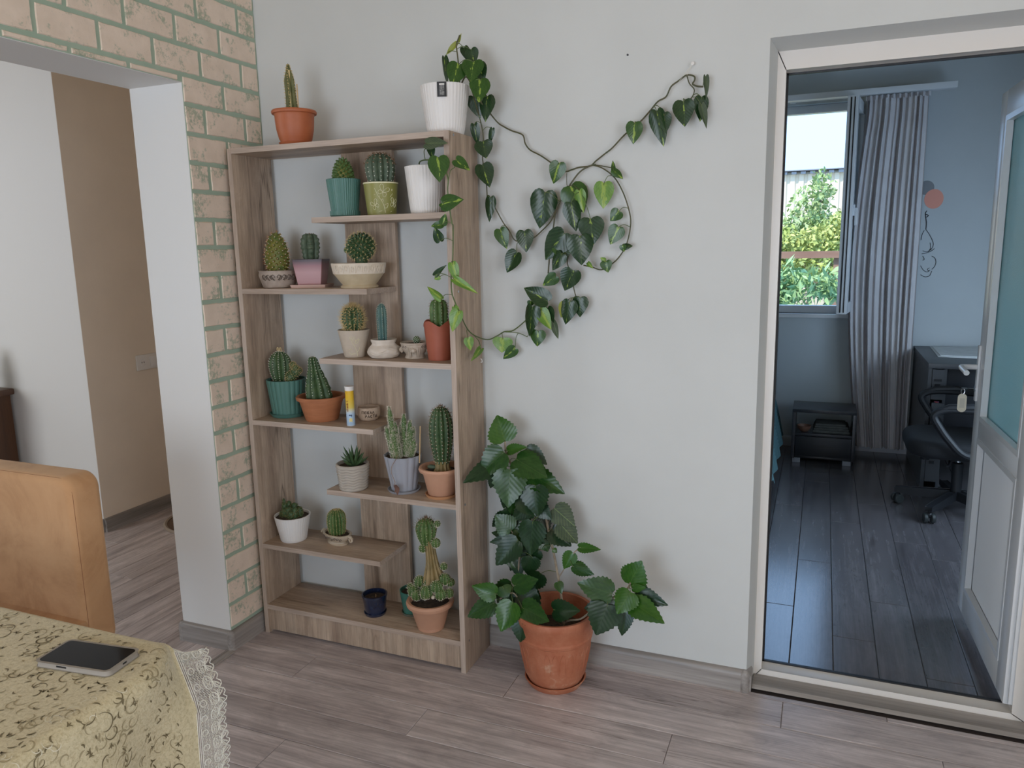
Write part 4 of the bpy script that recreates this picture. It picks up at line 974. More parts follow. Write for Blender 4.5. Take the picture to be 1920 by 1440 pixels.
# --- bottom board
z = LV['L7']; c, rs = spot(704.7, 1159, z, 43)
T_ = thing('flower_pot', 'small glossy navy pot with its saucer, holding bare soil', 'pot', c); k = mpp(c)
h, rt = dims(704.7, c, 1113, 46, z); simple_pot(T_, 18.5*k, rt, h, m_navy, t=.004, rim=.0015, rimh=.008, soil=.8); saucer(T_, rs*.92, .010, m_navy, flare=1.1); soil_disc(T_, rt*.88, h*.8)
part(T_, 'dry_stub', MB().tube([(.004, 0, h*.8), (.006, 0, h*.93), (.004, 0, h*.97)], [.003, .002, .001], 6), m_s_brown)
c, rs = spot(768, 1164, z, 42); c.y = max(c.y, -.095)
T_ = thing('flower_pot', 'small teal glazed pot standing behind the big peach pot', 'pot', c); k = mpp(c)
h, rt = dims(768, c, 1104, 46, z); simple_pot(T_, 17*k, rt, h, m_teal_g, t=.004, soil=.88); saucer(T_, rs*.9, .010, pbr('teal_saucer', (.12,.16,.13,1), .5, (.18,.17,.12,1), 60), flare=1.12); soil_disc(T_, rt*.88, h*.88)
part(T_, 'sprout', MB().tube([(.006, 0, h*.88), (.008, 0, h*.97)], [.006, .004], 8), m_c_grey)

c, rb = spot(809, 1188, z, 50); k = mpp(c)
T_ = thing('potted_cactus', 'tall club cactus with pups around its foot in the bottom peach pot', 'cactus', c)
h, rt = dims(809, c, 1123, 80, z)
part(T_, 'pot', MB().lathe([(0, 0), (rb*.96, 0), (rb, .002), (rb*1.0, .012), (rb*1.08, .014), (rt*.92, h*.78), (rt*.95, h*.80), (rt*1.09, h*.83), (rt*1.12, h*.92), (rt*1.07, h), (rt*.96, h), (rt*.88, h*.84), (0, h*.82)], 48), m_peach); soil_disc(T_, rt*.89, h*.86)
P = lambda u, v, dy=0: at(u, v, 'y', c.y+dy)-c
top = P(797, 972); hd_ = P(799, 992); r0 = 22*k
body, al = ribbed([(r, zz) for r, zz in rprof([(.020, hd_.z-.055), (.031, hd_.z-.03), (.037, hd_.z), (.032, hd_.z+.022), (.015, top.z-.003), (0, top.z)], 22)], 12, .2, (hd_.x, 0, 0))
part(T_, 'head', body, m_c_mid); ar = al(.010)
nk0, nk1 = P(815, 1090), P(806, 1022)
body, al2 = ribbed(rprof([(.042, nk0.z), (.034, nk0.z+.03), (.022, (nk0.z+nk1.z)/2+.005), (.018, nk1.z), (.022, nk1.z+.02)], 16), 10, .3, (nk0.x, 0, 0), ((nk1.x-nk0.x)/(nk1.z-nk0.z), 0)); part(T_, 'corky_neck', body, m_c_brown)
pm = MB(); sar = list(ar)
for u, v, r, dy in ((793, 1028, 8, -.008), (817, 1018, 9, -.006), (820, 982, 6, 0), (832, 1062, 7, 0), (787, 1090, 11, -.01), (776, 1108, 12, -.02), (800, 1110, 13, -.035), (819, 1100, 12, -.03), (834, 1086, 11, -.005), (842, 1112, 9, -.005), (826, 1114, 11, -.03), (804, 1094, 9, -.02), (781, 1116, 10, -.03), (845, 1092, 8, .01), (797, 1115, 9, -.04), (770, 1100, 7, -.01)):
    p = P(u, v, dy); r *= k; nn = 9
    b_m, al_ = ribbed([(r*math.sin(PI*i/8), -r*math.cos(PI*i/8)) for i in range(0, 9)], nn, .2, tuple(p)); part(T_, 'pup', b_m, m_c_mid); sar += al_(.007)
part(T_, 'spines', spines(sar, .006, 3, .9, .0004), m_s_white, stuff=True); part(T_, 'areoles', dots(sar, .0009), m_s_yel, stuff=True)
part(T_, 'long_spines', spines([a for a in ar if a[0].z > hd_.z+.005], .018, 2, .6, .0004), m_s_brown, stuff=True)
part(T_, 'pebbles', MB().ball(P(812, 1120, -.04), .007, 8, 6).ball(P(822, 1121, -.035), .006, 8, 6).ball(P(800, 1121, -.045), .005, 8, 6), m_cream)

# ================================================================== LEAVES AND VINES
def leaf_mesh(name, outline, mids, fold, curl, mat, cols=3, cup=0, twist=0):
    """half outline (x, y) matched to midrib heights; unit length along +y, normal +z"""
    m_ = MB(); n = len(outline); idx = {}
    for i, ((x, y), my) in enumerate(zip(outline, mids)):
        for j in range(-cols, cols+1):
            t = abs(j)/cols; s_ = 1 if j >= 0 else -1
            px, py = x*t*s_, my+(y-my)*t
            pz = fold*abs(px)-curl*max(0, py)**2-cup*px*px+twist*px*py
            pz += .012*math.sin(9*py+abs(px)*6)*min(1, t*1.2)
            idx[(i, j)] = len(m_.v); m_.v.append((px, py, pz))
    for i in range(n-1):
        for j in range(-cols, cols): m_.f.append((idx[(i, j)], idx[(i, j+1)], idx[(i+1, j+1)], idx[(i+1, j)]))
    me = m_.mesh(name, mat, 60, recalc=False)
    return me
HEART = [(0,0),(.10,-.075),(.24,-.10),(.37,-.045),(.46,.07),(.50,.21),(.465,.38),(.375,.56),(.245,.74),(.10,.90),(.03,.97),(0,1)]
HMID = [0,.01,.03,.07,.13,.22,.36,.53,.72,.88,.96,1]
hib = [(0,0),(.16,-.045),(.29,-.01),(.39,.08),(.445,.19),(.455,.31),(.42,.43),(.36,.55),(.285,.67),(.195,.79),(.10,.90),(0,1)]
hmid = [0,.01,.04,.1,.18,.28,.39,.51,.64,.77,.89,1]
HIB = []; HIBM = []
for i in range(len(hib)-1):
    (x0, y0), (x1, y1) = hib[i], hib[i+1]
    HIB += [(x0, y0), ((x0+x1)/2*1.15 if i > 0 else (x0+x1)/2, (y0+y1)/2+.012)]; HIBM += [hmid[i], (hmid[i]+hmid[i+1])/2]
HIB.append(hib[-1]); HIBM.append(1)
def leafmat(name, d1, d2, lime=None, amount=.0, rough=.32, vein=(.30,.42,.14,1), veins=.6):
    m_, nt, b_ = nodes(name); b_.inputs['Roughness'].default_value = rough; b_.inputs['Specular IOR Level'].default_value = .45
    tc = nt.nodes.new('ShaderNodeTexCoord'); sx_ = nt.nodes.new('ShaderNodeSeparateXYZ'); nt.links.new(tc.outputs['Object'], sx_.inputs[0])
    mp_ = coords(nt, (3, 1.2, 1), 9); n_ = noise(nt, mp_, 3.0, 3); r_ = ramp(nt, [(.35, d1), (.65, d2)]); nt.links.new(n_.outputs['Fac'], r_.inputs[0]); col = r_.outputs[0]
    ab = nt.nodes.new('ShaderNodeMath'); ab.operation = 'ABSOLUTE'; nt.links.new(sx_.outputs[0], ab.inputs[0])
    if lime:
        mu = nt.nodes.new('ShaderNodeMath'); mu.operation = 'MULTIPLY_ADD'; nt.links.new(n_.outputs['Fac'], mu.inputs[0]); mu.inputs[1].default_value = .55; nt.links.new(ab.outputs[0], mu.inputs[2])
        th = ramp(nt, [(amount, (1,1,1,1)), (amount+.03, (0,0,0,1))]); nt.links.new(mu.outputs[0], th.inputs[0]); col = mixc(nt, col, lime, th.outputs[0])
    # side veins: slanted bands, plus the pale midrib
    sl = nt.nodes.new('ShaderNodeMath'); sl.operation = 'MULTIPLY_ADD'; nt.links.new(ab.outputs[0], sl.inputs[0]); sl.inputs[1].default_value = -.9; nt.links.new(sx_.outputs[1], sl.inputs[2])
    fr_ = nt.nodes.new('ShaderNodeMath'); fr_.operation = 'MULTIPLY'; nt.links.new(sl.outputs[0], fr_.inputs[0]); fr_.inputs[1].default_value = 44
    sn = nt.nodes.new('ShaderNodeMath'); sn.operation = 'SINE'; nt.links.new(fr_.outputs[0], sn.inputs[0])
    vr = ramp(nt, [(.93, (0,0,0,1)), (1.0, (veins*.5,)*3+(1,))]); nt.links.new(sn.outputs[0], vr.inputs[0]); col = mixc(nt, col, vein, vr.outputs[0])
    mrb = ramp(nt, [(.0, (veins,)*3+(1,)), (.016, (0,0,0,1))]); nt.links.new(ab.outputs[0], mrb.inputs[0]); col = mixc(nt, col, vein, mrb.outputs[0])
    nt.links.new(col, b_.inputs['Base Color']); bump(nt, b_, sn.outputs[0], .03, .01)
    return m_
LIME = (.25,.36,.055,1)
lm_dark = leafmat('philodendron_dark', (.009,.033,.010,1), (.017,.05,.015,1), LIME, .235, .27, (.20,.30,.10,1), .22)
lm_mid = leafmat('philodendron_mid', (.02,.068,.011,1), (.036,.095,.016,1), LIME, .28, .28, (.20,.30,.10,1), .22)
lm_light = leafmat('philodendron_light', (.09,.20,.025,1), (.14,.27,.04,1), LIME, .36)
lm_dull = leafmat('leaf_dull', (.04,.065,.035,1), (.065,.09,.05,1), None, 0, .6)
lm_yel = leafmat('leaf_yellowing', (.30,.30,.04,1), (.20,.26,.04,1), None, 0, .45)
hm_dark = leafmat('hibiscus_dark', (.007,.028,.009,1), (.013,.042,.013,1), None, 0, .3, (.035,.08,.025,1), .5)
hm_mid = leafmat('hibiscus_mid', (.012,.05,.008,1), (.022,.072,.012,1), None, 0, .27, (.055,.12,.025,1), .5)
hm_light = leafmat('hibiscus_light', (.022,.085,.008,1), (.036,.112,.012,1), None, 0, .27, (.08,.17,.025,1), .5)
LMESH = {}
def get_leaf(kind, mat, variant):
    key = (kind, mat.name, variant)
    if key not in LMESH:
        fold, curl, cup, tw = [(.10,.10,.2,.0), (.22,.22,.1,.12), (.05,.16,.5,-.15), (.16,.05,.0,.25)][variant % 4]
        O, Mi = (HEART, HMID) if kind == 'heart' else (HIB, HIBM)
        LMESH[key] = leaf_mesh('leaf', O, Mi, fold, curl, mat, 3, cup, tw)
    return LMESH[key]
def put_leaf(T_, kind, mat, base, tip, width, nrm, variant):
    y = tip-base; L_ = y.length; y = y/L_; nrm = Vector(nrm); n = (nrm-y*nrm.dot(y)).normalized(); x = y.cross(n)
    M = Matrix(((x.x*width, y.x*L_, n.x*L_, base.x), (x.y*width, y.y*L_, n.y*L_, base.y), (x.z*width, y.z*L_, n.z*L_, base.z), (0, 0, 0, 1)))
    return link('leaf', get_leaf(kind, mat, variant), T_, M, True)
def nearest(paths, p):
    best = None
    for path in paths:
        for q in path:
            d = (q-p).length
            if best is None or d < best[0]: best = (d, q)
    return best
m_stem = pbr('vine_stem', (.10,.085,.04,1), .55, (.06,.07,.03,1), 60); m_stem_g = pbr('green_stem', (.10,.15,.04,1), .5, (.07,.10,.03,1), 60)
m_bark = pbr('woody_stem', (.36,.29,.21,1), .7, (.26,.21,.15,1), 60)
def c5(x, y): return 780+x/3.2, 50+y/3.2
def c6(x, y): return 780+x/4.174, 380+y/4.174
def vine(T_, stems, leaves, mstem, nseed, kind='heart', pet_r=.0011, maxpet=.14):
    rnd = random.Random(nseed); paths = []
    for pts, r in stems:
        p = smooth_path(pts, 5); paths.append(p); part(T_, 'stem', MB().tube(p, r, 7), mstem, world=True)
    for i, (b, t, wd, mat, tilt) in enumerate(leaves):
        nrm = Vector((.25+rnd.uniform(-.35, .35)+tilt[0], -1, .18+rnd.uniform(-.25, .3)+tilt[1]))
        o = put_leaf(T_, kind, mat, b, t, wd, nrm, rnd.randrange(4))
        d, q = nearest(paths, b)
        if .006 < d < maxpet:
            mid = (b+q)/2+Vector((0, -.006, .10*d+.004)); pp = smooth_path([q, mid, b, b+(t-b)*.08], 4)
            part(T_, 'petiole', MB().tube(pp, pet_r, 5), m_stem_g, world=True)

# --- plant A: top pot, vines across the wall to the nail
T_A = thing('trailing_plant', 'heart-leaved trailing vine from the white pot on top of the shelf, spread over the wall', 'plant', cA)
rbA = 33*mpp(cA)
part(T_A, 'pot', MB().lathe(pot_profile(rbA, rtA, hA, .004, .92, bulge=.25), 160, rf=knit), m_white)
soil_disc(T_A, rtA*.92, hA*.93)
acA = facing(cA)-.10
def lab(a0, a1, z0, z1, lift): return MB().grid(lambda u, v: ((rtA*(.972+.028*(z0+(z1-z0)*v)/hA)+lift)*math.cos(acA+a0+(a1-a0)*u), (rtA*(.972+.028*(z0+(z1-z0)*v)/hA)+lift)*math.sin(acA+a0+(a1-a0)*u), z0+(z1-z0)*v), 6, 4)
sl_ = part(T_A, 'sticker', lab(-.20, .17, hA*.70, hA*1.0, .0022), m_black, label='black and white sticker on the pot')
part(sl_, 'sticker_print', lab(-.10, .08, hA*.73, hA*.93, .0028), pbr('sticker_grey', (.30,.30,.29,1), .4, (.05,.05,.05,1), 160)); part(sl_, 'sticker_print', lab(-.11, .09, hA*.935, hA*.965, .0028), m_white)
WALL = -.045
def Pw(f, x, y, dy=WALL): return at(*f(x, y), 'y', dy)
def Px(f, x, y, xx): return at(*f(x, y), 'x', xx)
crown_c = Vector((cA.x, cA.y, SH_+hA*.93))
stA = []
stA.append(([Pw(c5, 262, 345, cA.y), Pw(c5, 258, 260, cA.y), Pw(c5, 250, 180, cA.y-.005), Pw(c5, 243, 110, cA.y), Pw(c5, 262, 50, cA.y)], .0022))
stA.append(([Pw(c5, 270, 350, cA.y+.01), Pw(c5, 300, 300, cA.y-.01), Pw(c5, 340, 360, -.12), Pw(c5, 380, 440, -.09), Pw(c5, 440, 515, -.05)]+[Pw(c5, x, y, -.02) for x, y in ((490,575),(530,602),(575,625),(640,650),(655,700),(685,740),(750,775),(830,830),(890,868),(930,860),(975,845),(1045,835),(1080,805),(1130,765),(1180,725),(1250,650),(1340,575),(1400,510),(1450,450),(1500,420),(1530,360),(1575,325),(1625,290),(1668,298),(1672,320),(1660,345),(1690,358),(1722,360))], .0024))
stA.append(([Pw(c5, 1625, 292, -.022), Pw(c5, 1640, 340, -.025), Pw(c5, 1670, 380, -.03), Pw(c5, 1650, 430, -.03), Pw(c5, 1610, 440, -.03)], .0017))
stA.append(([Pw(c5, 330, 360, cA.y-.01), Pw(c5, 360, 470, -.09), Pw(c5, 385, 560, -.06), Pw(c5, 402, 640, -.05), Pw(c5, 405, 720, -.05), Pw(c5, 400, 800, -.05), Pw(c5, 420, 900, -.05), Pw(c5, 430, 1030, -.04), Pw(c5, 460, 1060, -.03), Pw(c5, 520, 1170, -.025), Pw(c5, 560, 1225, -.025), Pw(c5, 600, 1285, -.025), Pw(c5, 690, 1275, -.025), Pw(c5, 760, 1220, -.025), Pw(c5, 810, 1165, -.03), Pw(c5, 840, 1100, -.03)], .0020))
stA.append(([Pw(c5, 1080, 828, -.02), Pw(c5, 1045, 835, -.024), Pw(c5, 985, 870, -.026), Pw(c5, 930, 940, -.028), Pw(c5, 880, 1020, -.028), Pw(c5, 840, 1100, -.028), Pw(c5, 825, 1200, -.028), Pw(c5, 805, 1300, -.028), Pw(c5, 798, 1420, -.028), Pw(c6, 1035, 555, -.03)], .0026))
stA.append(([Pw(c5, 1060, 830, -.022), Pw(c5, 1120, 850, -.022), Pw(c5, 1190, 905, -.022), Pw(c5, 1240, 990, -.022), Pw(c5, 1275, 1090, -.022), Pw(c5, 1288, 1180, -.022), Pw(c5, 1265, 1300, -.022), Pw(c5, 1220, 1380, -.022), Pw(c6, 1525, 485, -.022), Pw(c6, 1450, 525, -.025), Pw(c6, 1380, 505, -.03), Pw(c6, 1310, 490, -.035)], .0021))
stA.append(([Pw(c5, 1075, 830, -.02), Pw(c5, 1130, 838, -.022), Pw(c5, 1185, 850, -.025)], .0015))
stA.append(([Pw(c5, 905, 880, -.025), Pw(c5, 908, 960, -.035), Pw(c5, 940, 950, -.04), Pw(c5, 985, 990, -.045)], .0012))
stA.append(([Pw(c6, 1210, 370, -.04), Pw(c6, 1185, 450, -.04), Pw(c6, 1195, 510, -.04), Pw(c6, 1225, 560, -.045), Pw(c6, 1235, 670, -.04), Pw(c6, 1255, 745, -.04)], .0018))
LA = []
def add(Ls, f, b, t, wpx, mat, d0, d1=None, tilt=(0, 0), sc_=None):
    B_ = at(*f(*b), 'y', d0); T1 = at(*f(*t), 'y', d0 if d1 is None else d1); s_ = (3.2 if f is c5 else 4.174 if f is c6 else 2.5717)
    if Ls is LA:
        if B_.x < .9 and B_.z < 1.79: B_ = at(*f(*b), 'x', .9)
        if T1.x < .9 and T1.z < 1.79: T1 = at(*f(*t), 'x', .903)
    Ls.append((B_, T1, wpx/s_*mpp(B_)*1.15, mat, tilt))
D, Mi_, Li = lm_dark, lm_mid, lm_light
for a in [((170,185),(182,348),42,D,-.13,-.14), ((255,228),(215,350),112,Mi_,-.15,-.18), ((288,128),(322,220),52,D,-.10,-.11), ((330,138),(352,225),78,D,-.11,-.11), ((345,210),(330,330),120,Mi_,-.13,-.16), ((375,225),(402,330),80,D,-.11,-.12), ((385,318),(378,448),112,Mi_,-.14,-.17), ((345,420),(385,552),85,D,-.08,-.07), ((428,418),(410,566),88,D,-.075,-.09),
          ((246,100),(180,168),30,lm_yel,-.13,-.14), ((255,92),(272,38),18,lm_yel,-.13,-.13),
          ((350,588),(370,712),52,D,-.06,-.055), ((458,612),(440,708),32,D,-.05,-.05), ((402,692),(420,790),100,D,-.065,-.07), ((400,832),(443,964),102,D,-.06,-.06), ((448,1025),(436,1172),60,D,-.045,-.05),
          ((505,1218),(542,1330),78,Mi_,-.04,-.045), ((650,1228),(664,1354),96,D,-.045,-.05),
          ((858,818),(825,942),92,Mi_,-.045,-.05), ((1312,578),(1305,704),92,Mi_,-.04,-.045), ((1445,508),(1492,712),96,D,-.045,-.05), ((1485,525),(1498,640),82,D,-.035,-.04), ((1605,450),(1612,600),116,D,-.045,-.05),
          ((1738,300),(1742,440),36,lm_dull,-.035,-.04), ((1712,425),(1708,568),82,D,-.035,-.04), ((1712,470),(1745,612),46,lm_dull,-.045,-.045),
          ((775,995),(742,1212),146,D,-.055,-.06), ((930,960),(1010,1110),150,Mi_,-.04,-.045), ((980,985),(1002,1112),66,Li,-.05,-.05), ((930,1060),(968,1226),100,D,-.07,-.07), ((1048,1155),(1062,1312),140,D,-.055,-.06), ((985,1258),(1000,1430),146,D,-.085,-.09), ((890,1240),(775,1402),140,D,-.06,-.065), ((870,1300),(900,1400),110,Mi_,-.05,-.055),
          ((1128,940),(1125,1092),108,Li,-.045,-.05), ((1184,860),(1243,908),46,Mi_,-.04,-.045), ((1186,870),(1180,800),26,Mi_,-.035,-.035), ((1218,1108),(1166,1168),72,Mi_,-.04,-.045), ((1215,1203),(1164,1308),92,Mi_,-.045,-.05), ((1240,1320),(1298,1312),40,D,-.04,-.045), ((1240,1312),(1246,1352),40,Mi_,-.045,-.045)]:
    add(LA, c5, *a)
for a in [((788,392),(708,548),128,D,-.045,-.05), ((1140,402),(1060,530),108,D,-.07,-.075), ((1095,575),(990,652),92,Mi_,-.055,-.06), ((1228,532),(1168,694),150,D,-.06,-.065), ((1285,745),(1278,898),118,D,-.045,-.05), ((1205,775),(1162,956),126,D,-.06,-.065), ((1170,785),(1135,902),86,lm_yel,-.045,-.05), ((1485,460),(1500,546),86,Mi_,-.04,-.045), ((1480,455),(1442,430),36,Li,-.035,-.04), ((1345,470),(1385,515),32,Li,-.04,-.045)]:
    add(LA, c6, *a)
vine(T_A, stA, LA, m_stem, 3)
nl = thing('wall_nail', 'small white nail with thread holding the vine tip on the wall', 'nail', at(1300, 121, 'y', -.001)); part(nl, 'nail', MB().lathe([(0, 0), (.0018, 0), (.0018, .012), (.005, .012), (.005, .0145), (0, .015)], 12).xf(Matrix.Rotation(PI/2, 4, 'X')), m_white)
nw = WORLD[nl.name].translation; part(nl, 'thread', MB().tube([nw+Vector((0, -.012, 0)), Pw(c5, 1578, 328, -.024)], .0005, 4).tube([nw+Vector((0, -.012, 0)), Pw(c5, 1625, 292, -.024)], .0005, 4), m_s_white, world=True)
tag(link('wall_dowel', MB().lathe([(0, 0), (.003, 0), (.003, .002), (0, .003)], 10).mesh('wall_dowel', pbr('dark_spot', (.05,.05,.05,1), .8)), None, Matrix.Translation(at(1177, 103, 'y', -.0001)) @ Matrix.Rotation(PI/2, 4, 'X')), 'tiny dark nail stub in the wall above the vine', 'nail')

# --- plant B: second pot, vine hanging down the front of the shelf
T_B = thing('trailing_plant', 'green vine hanging from the white pot under the top board', 'plant', spot(800, 360, LV['L1'], 60, -.135)[0])
cB = WORLD[T_B.name].translation.copy(); kB = mpp(cB)
part(T_B, 'pot', MB().lathe(pot_profile(30*kB, rt5, h5, .004, .92, bulge=.2), 160, rf=knit), m_white); soil_disc(T_B, rt5*.92, h5*.93)
FR = -.262
stB = []
stB.append(([Pw(c5, 25, 850, cB.y), Pw(c5, 20, 815, cB.y-.02), Pw(c5, 50, 800, -.18), Pw(c5, 100, 800, -.215), Pw(c5, 140, 800, -.245), Pw(c5, 190, 900, FR), Pw(c5, 190, 980, FR), Pw(c5, 200, 1080, FR), Pw(c5, 216, 1180, FR)]+[Pw(c6, x, y, FR) for x, y in ((290,180),(290,300),(288,400),(285,470),(275,560),(280,700),(310,790),(350,880))]+[Px(c6, 400, 985, .905), Px(c6, 460, 1040, .91), Pw(c6, 560, 1072, -.05), Pw(c6, 640, 1040, -.03), Pw(c6, 690, 1010, -.03), Pw(c6, 760, 1000, -.03), Pw(c6, 850, 930, -.035), Pw(c6, 930, 850, -.04), Pw(c6, 960, 790, -.045)], .0021))
stB.append(([Pw(c5, 55, 800, -.18), Pw(c5, 50, 740, -.19), Pw(c5, 90, 720, -.20)], .0013))
stB.append(([Pw(c6, 700, 1012, -.03), Pw(c6, 800, 1020, -.03), Pw(c6, 870, 1050, -.035)], .0013)); stB.append(([Px(c6, 460, 1045, .915), Px(c6, 495, 1090, .915), Px(c6, 505, 1140, .915)], .0012)); stB.append(([Pw(c5, 190, 960, FR), Pw(c5, 205, 870, FR), Pw(c5, 232, 845, FR)], .0012))
LB = []
for a in [((60,700),(182,692),72,lm_dull,-.245,-.262), ((85,715),(100,792),46,D,-.2,-.21), ((135,785),(140,930),118,Mi_,-.262,-.28), ((240,800),(322,862),66,Mi_,-.27,-.28), ((160,1062),(278,1034),92,Mi_,-.27,-.285), ((150,1060),(200,1085),40,Mi_,-.265,-.27)]: add(LB, c5, *a)
for a in [((212,172),(112,178),60,Mi_,-.26,-.27), ((210,170),(232,84),60,Mi_,-.265,-.27), ((188,300),(140,190),84,D,-.26,-.27), ((150,570),(225,490),46,D,-.26,-.27), ((185,580),(140,600),40,Li,-.26,-.265), ((285,475),(325,622),74,Li,-.27,-.275), ((300,600),(475,700),60,Li,-.275,-.28), ((195,752),(86,648),60,Li,-.27,-.275), ((335,850),(268,1006),108,Li,-.275,-.29), ((300,815),(345,900),50,Li,-.27,-.28)]: add(LB, c6, *a)
for b, t, wp_, mat in (((408,1060),(430,1158),84,Li), ((505,1145),(432,1236),54,Li)):
    B_ = Px(c6, *b, .918); LB.append((B_, Px(c6, *t, .925), wp_/4.174*mpp(B_), mat, (.5, 0)))
for a in [((680,1062),(672,1175),140,Li,-.045,-.05), ((775,1140),(680,1228),82,Mi_,-.04,-.045), ((1030,770),(842,664),132,D,-.07,-.075), ((912,818),(872,1050),126,D,-.075,-.08), ((970,835),(1058,995),96,Li,-.06,-.065), ((1030,825),(1062,955),92,D,-.045,-.05), ((1075,930),(1112,1068),52,lm_dull,-.04,-.045), ((955,1005),(945,1128),114,Mi_,-.055,-.06), ((900,770),(890,820),50,Mi_,-.05,-.05)]: add(LB, c6, *a)
vine(T_B, stB, LB, m_stem_g, 5)
hk = at(901, 676, 'x', SX1+.001)
tag(link('adhesive_hook', MB().tube(smooth_path([(0, 0, .006), (.004, 0, .004), (.006, 0, -.003), (.003, 0, -.007), (.001, 0, -.004)], 4), .0014, 6).mesh('adhesive_hook', m_white), None, Matrix.Translation(hk)), 'tiny clear hook stuck on the side of the shelf', 'hook')

# ================================================================== FLOOR PLANT
c, rb = spot(1042, 1287, 0, 100); c.y = -.155; q = at(1041, 1250, 'y', c.y); c.x = q.x; k = mpp(c)
T_ = thing('hibiscus', 'bushy green hibiscus in a worn terracotta pot on the floor beside the shelf', 'plant', c)
h = zat(1040, 1141, c); rt = .127; rb = 51*k
m_worn, nt, b_ = nodes('worn_terracotta'); b_.inputs['Roughness'].default_value = .6
mp_ = coords(nt); n_ = noise(nt, mp_, 14, 6, .7); r_ = ramp(nt, [(.4, (.40,.125,.06,1)), (.58, (.46,.17,.09,1)), (.72, (.58,.36,.24,1))]); nt.links.new(n_.outputs['Fac'], r_.inputs[0]); nt.links.new(r_.outputs[0], b_.inputs['Base Color'])
part(T_, 'pot', MB().lathe([(0, .006), (rb*.9, .006), (rb*.96, .015), (rb*1.12, h*.18), (rt*.93, h*.5), (rt*.97, h*.66), (rt*.99, h*.67), (rt*1.0, h*.70), (rt*.97, h*.72), (rt*.99, h*.86), (rt*1.04, h*.90), (rt*1.06, h*.97), (rt*1.03, h), (rt*.95, h*.995), (rt*.92, h*.85), (rt*.9, h*.66), (0, h*.64)], 56), m_worn)
part(T_, 'saucer', MB().lathe([(0, 0), (rb*.97, 0), (rb*1.12, .022), (rb*1.12-.004, .023), (rb*1.0, .006), (0, .005)], 56), m_worn)
part(T_, 'soil', MB().lathe([(0, h*.70), (rt*.5, h*.705), (rt*.9, h*.69)], 24), m_soil)
ac = facing(c); sw = []
for i in range(-6, 7):
    a0 = i*.22; sw.append([(a0-.09, h*.3), (a0-.08, h*.5), (a0, h*.6), (a0+.08, h*.5), (a0+.09, h*.3)])
def frp(zz): return rb*1.12+(rt*.93-rb*1.12)*max(0, (zz/h-.18)/.32) if zz < h*.5 else rt*(.93+.04*(zz/h-.5)/.16)
part(T_, 'arch_relief', surf_lines(lambda zz: frp(zz)-.0004, sw, .0014, ac), m_worn)
def c7(x, y): return 840+x/2.5717, 750+y/2.5717
y0 = c.y
def Ph(x, y, dy=0):
    p = at(*c7(x, y), 'y', y0+dy)
    return p if p.x > .91 else at(*c7(x, y), 'x', .91)      # keep clear of the shelf side
st = [([Ph(560, 1090, .0), Ph(548, 960, .01), Ph(527, 830, .02), Ph(508, 730, .03), Ph(495, 680, .04), Ph(470, 560, .05)], .0042),
      ([Ph(450, 1080, .02), Ph(400, 1010, .02), Ph(345, 880, .03), Ph(345, 760, .03), Ph(375, 620, .04), Ph(385, 480, .04), Ph(350, 390, .04), Ph(310, 320, .04), Ph(282, 260, .04), Ph(275, 200, .04)], .0036),
      ([Ph(562, 1092, -.01), Ph(578, 1065, -.03), Ph(640, 1055, -.05), Ph(700, 1010, -.05), Ph(790, 955, -.04), Ph(860, 915, -.03), Ph(880, 880, -.03)], .003),
      ([Ph(400, 1010, .02), Ph(350, 970, -.02), Ph(310, 930, -.04), Ph(250, 960, -.05)], .0024), ([Ph(535, 855, .02), Ph(560, 815, .0), Ph(605, 740, -.01), Ph(640, 710, -.01)], .002), ([Ph(345, 720, .03), Ph(320, 660, .02), Ph(305, 630, .01)], .0018), ([Ph(480, 600, .05), Ph(510, 520, .05)], .0014)]
LH = []
A1, A2, A3 = hm_dark, hm_mid, hm_light
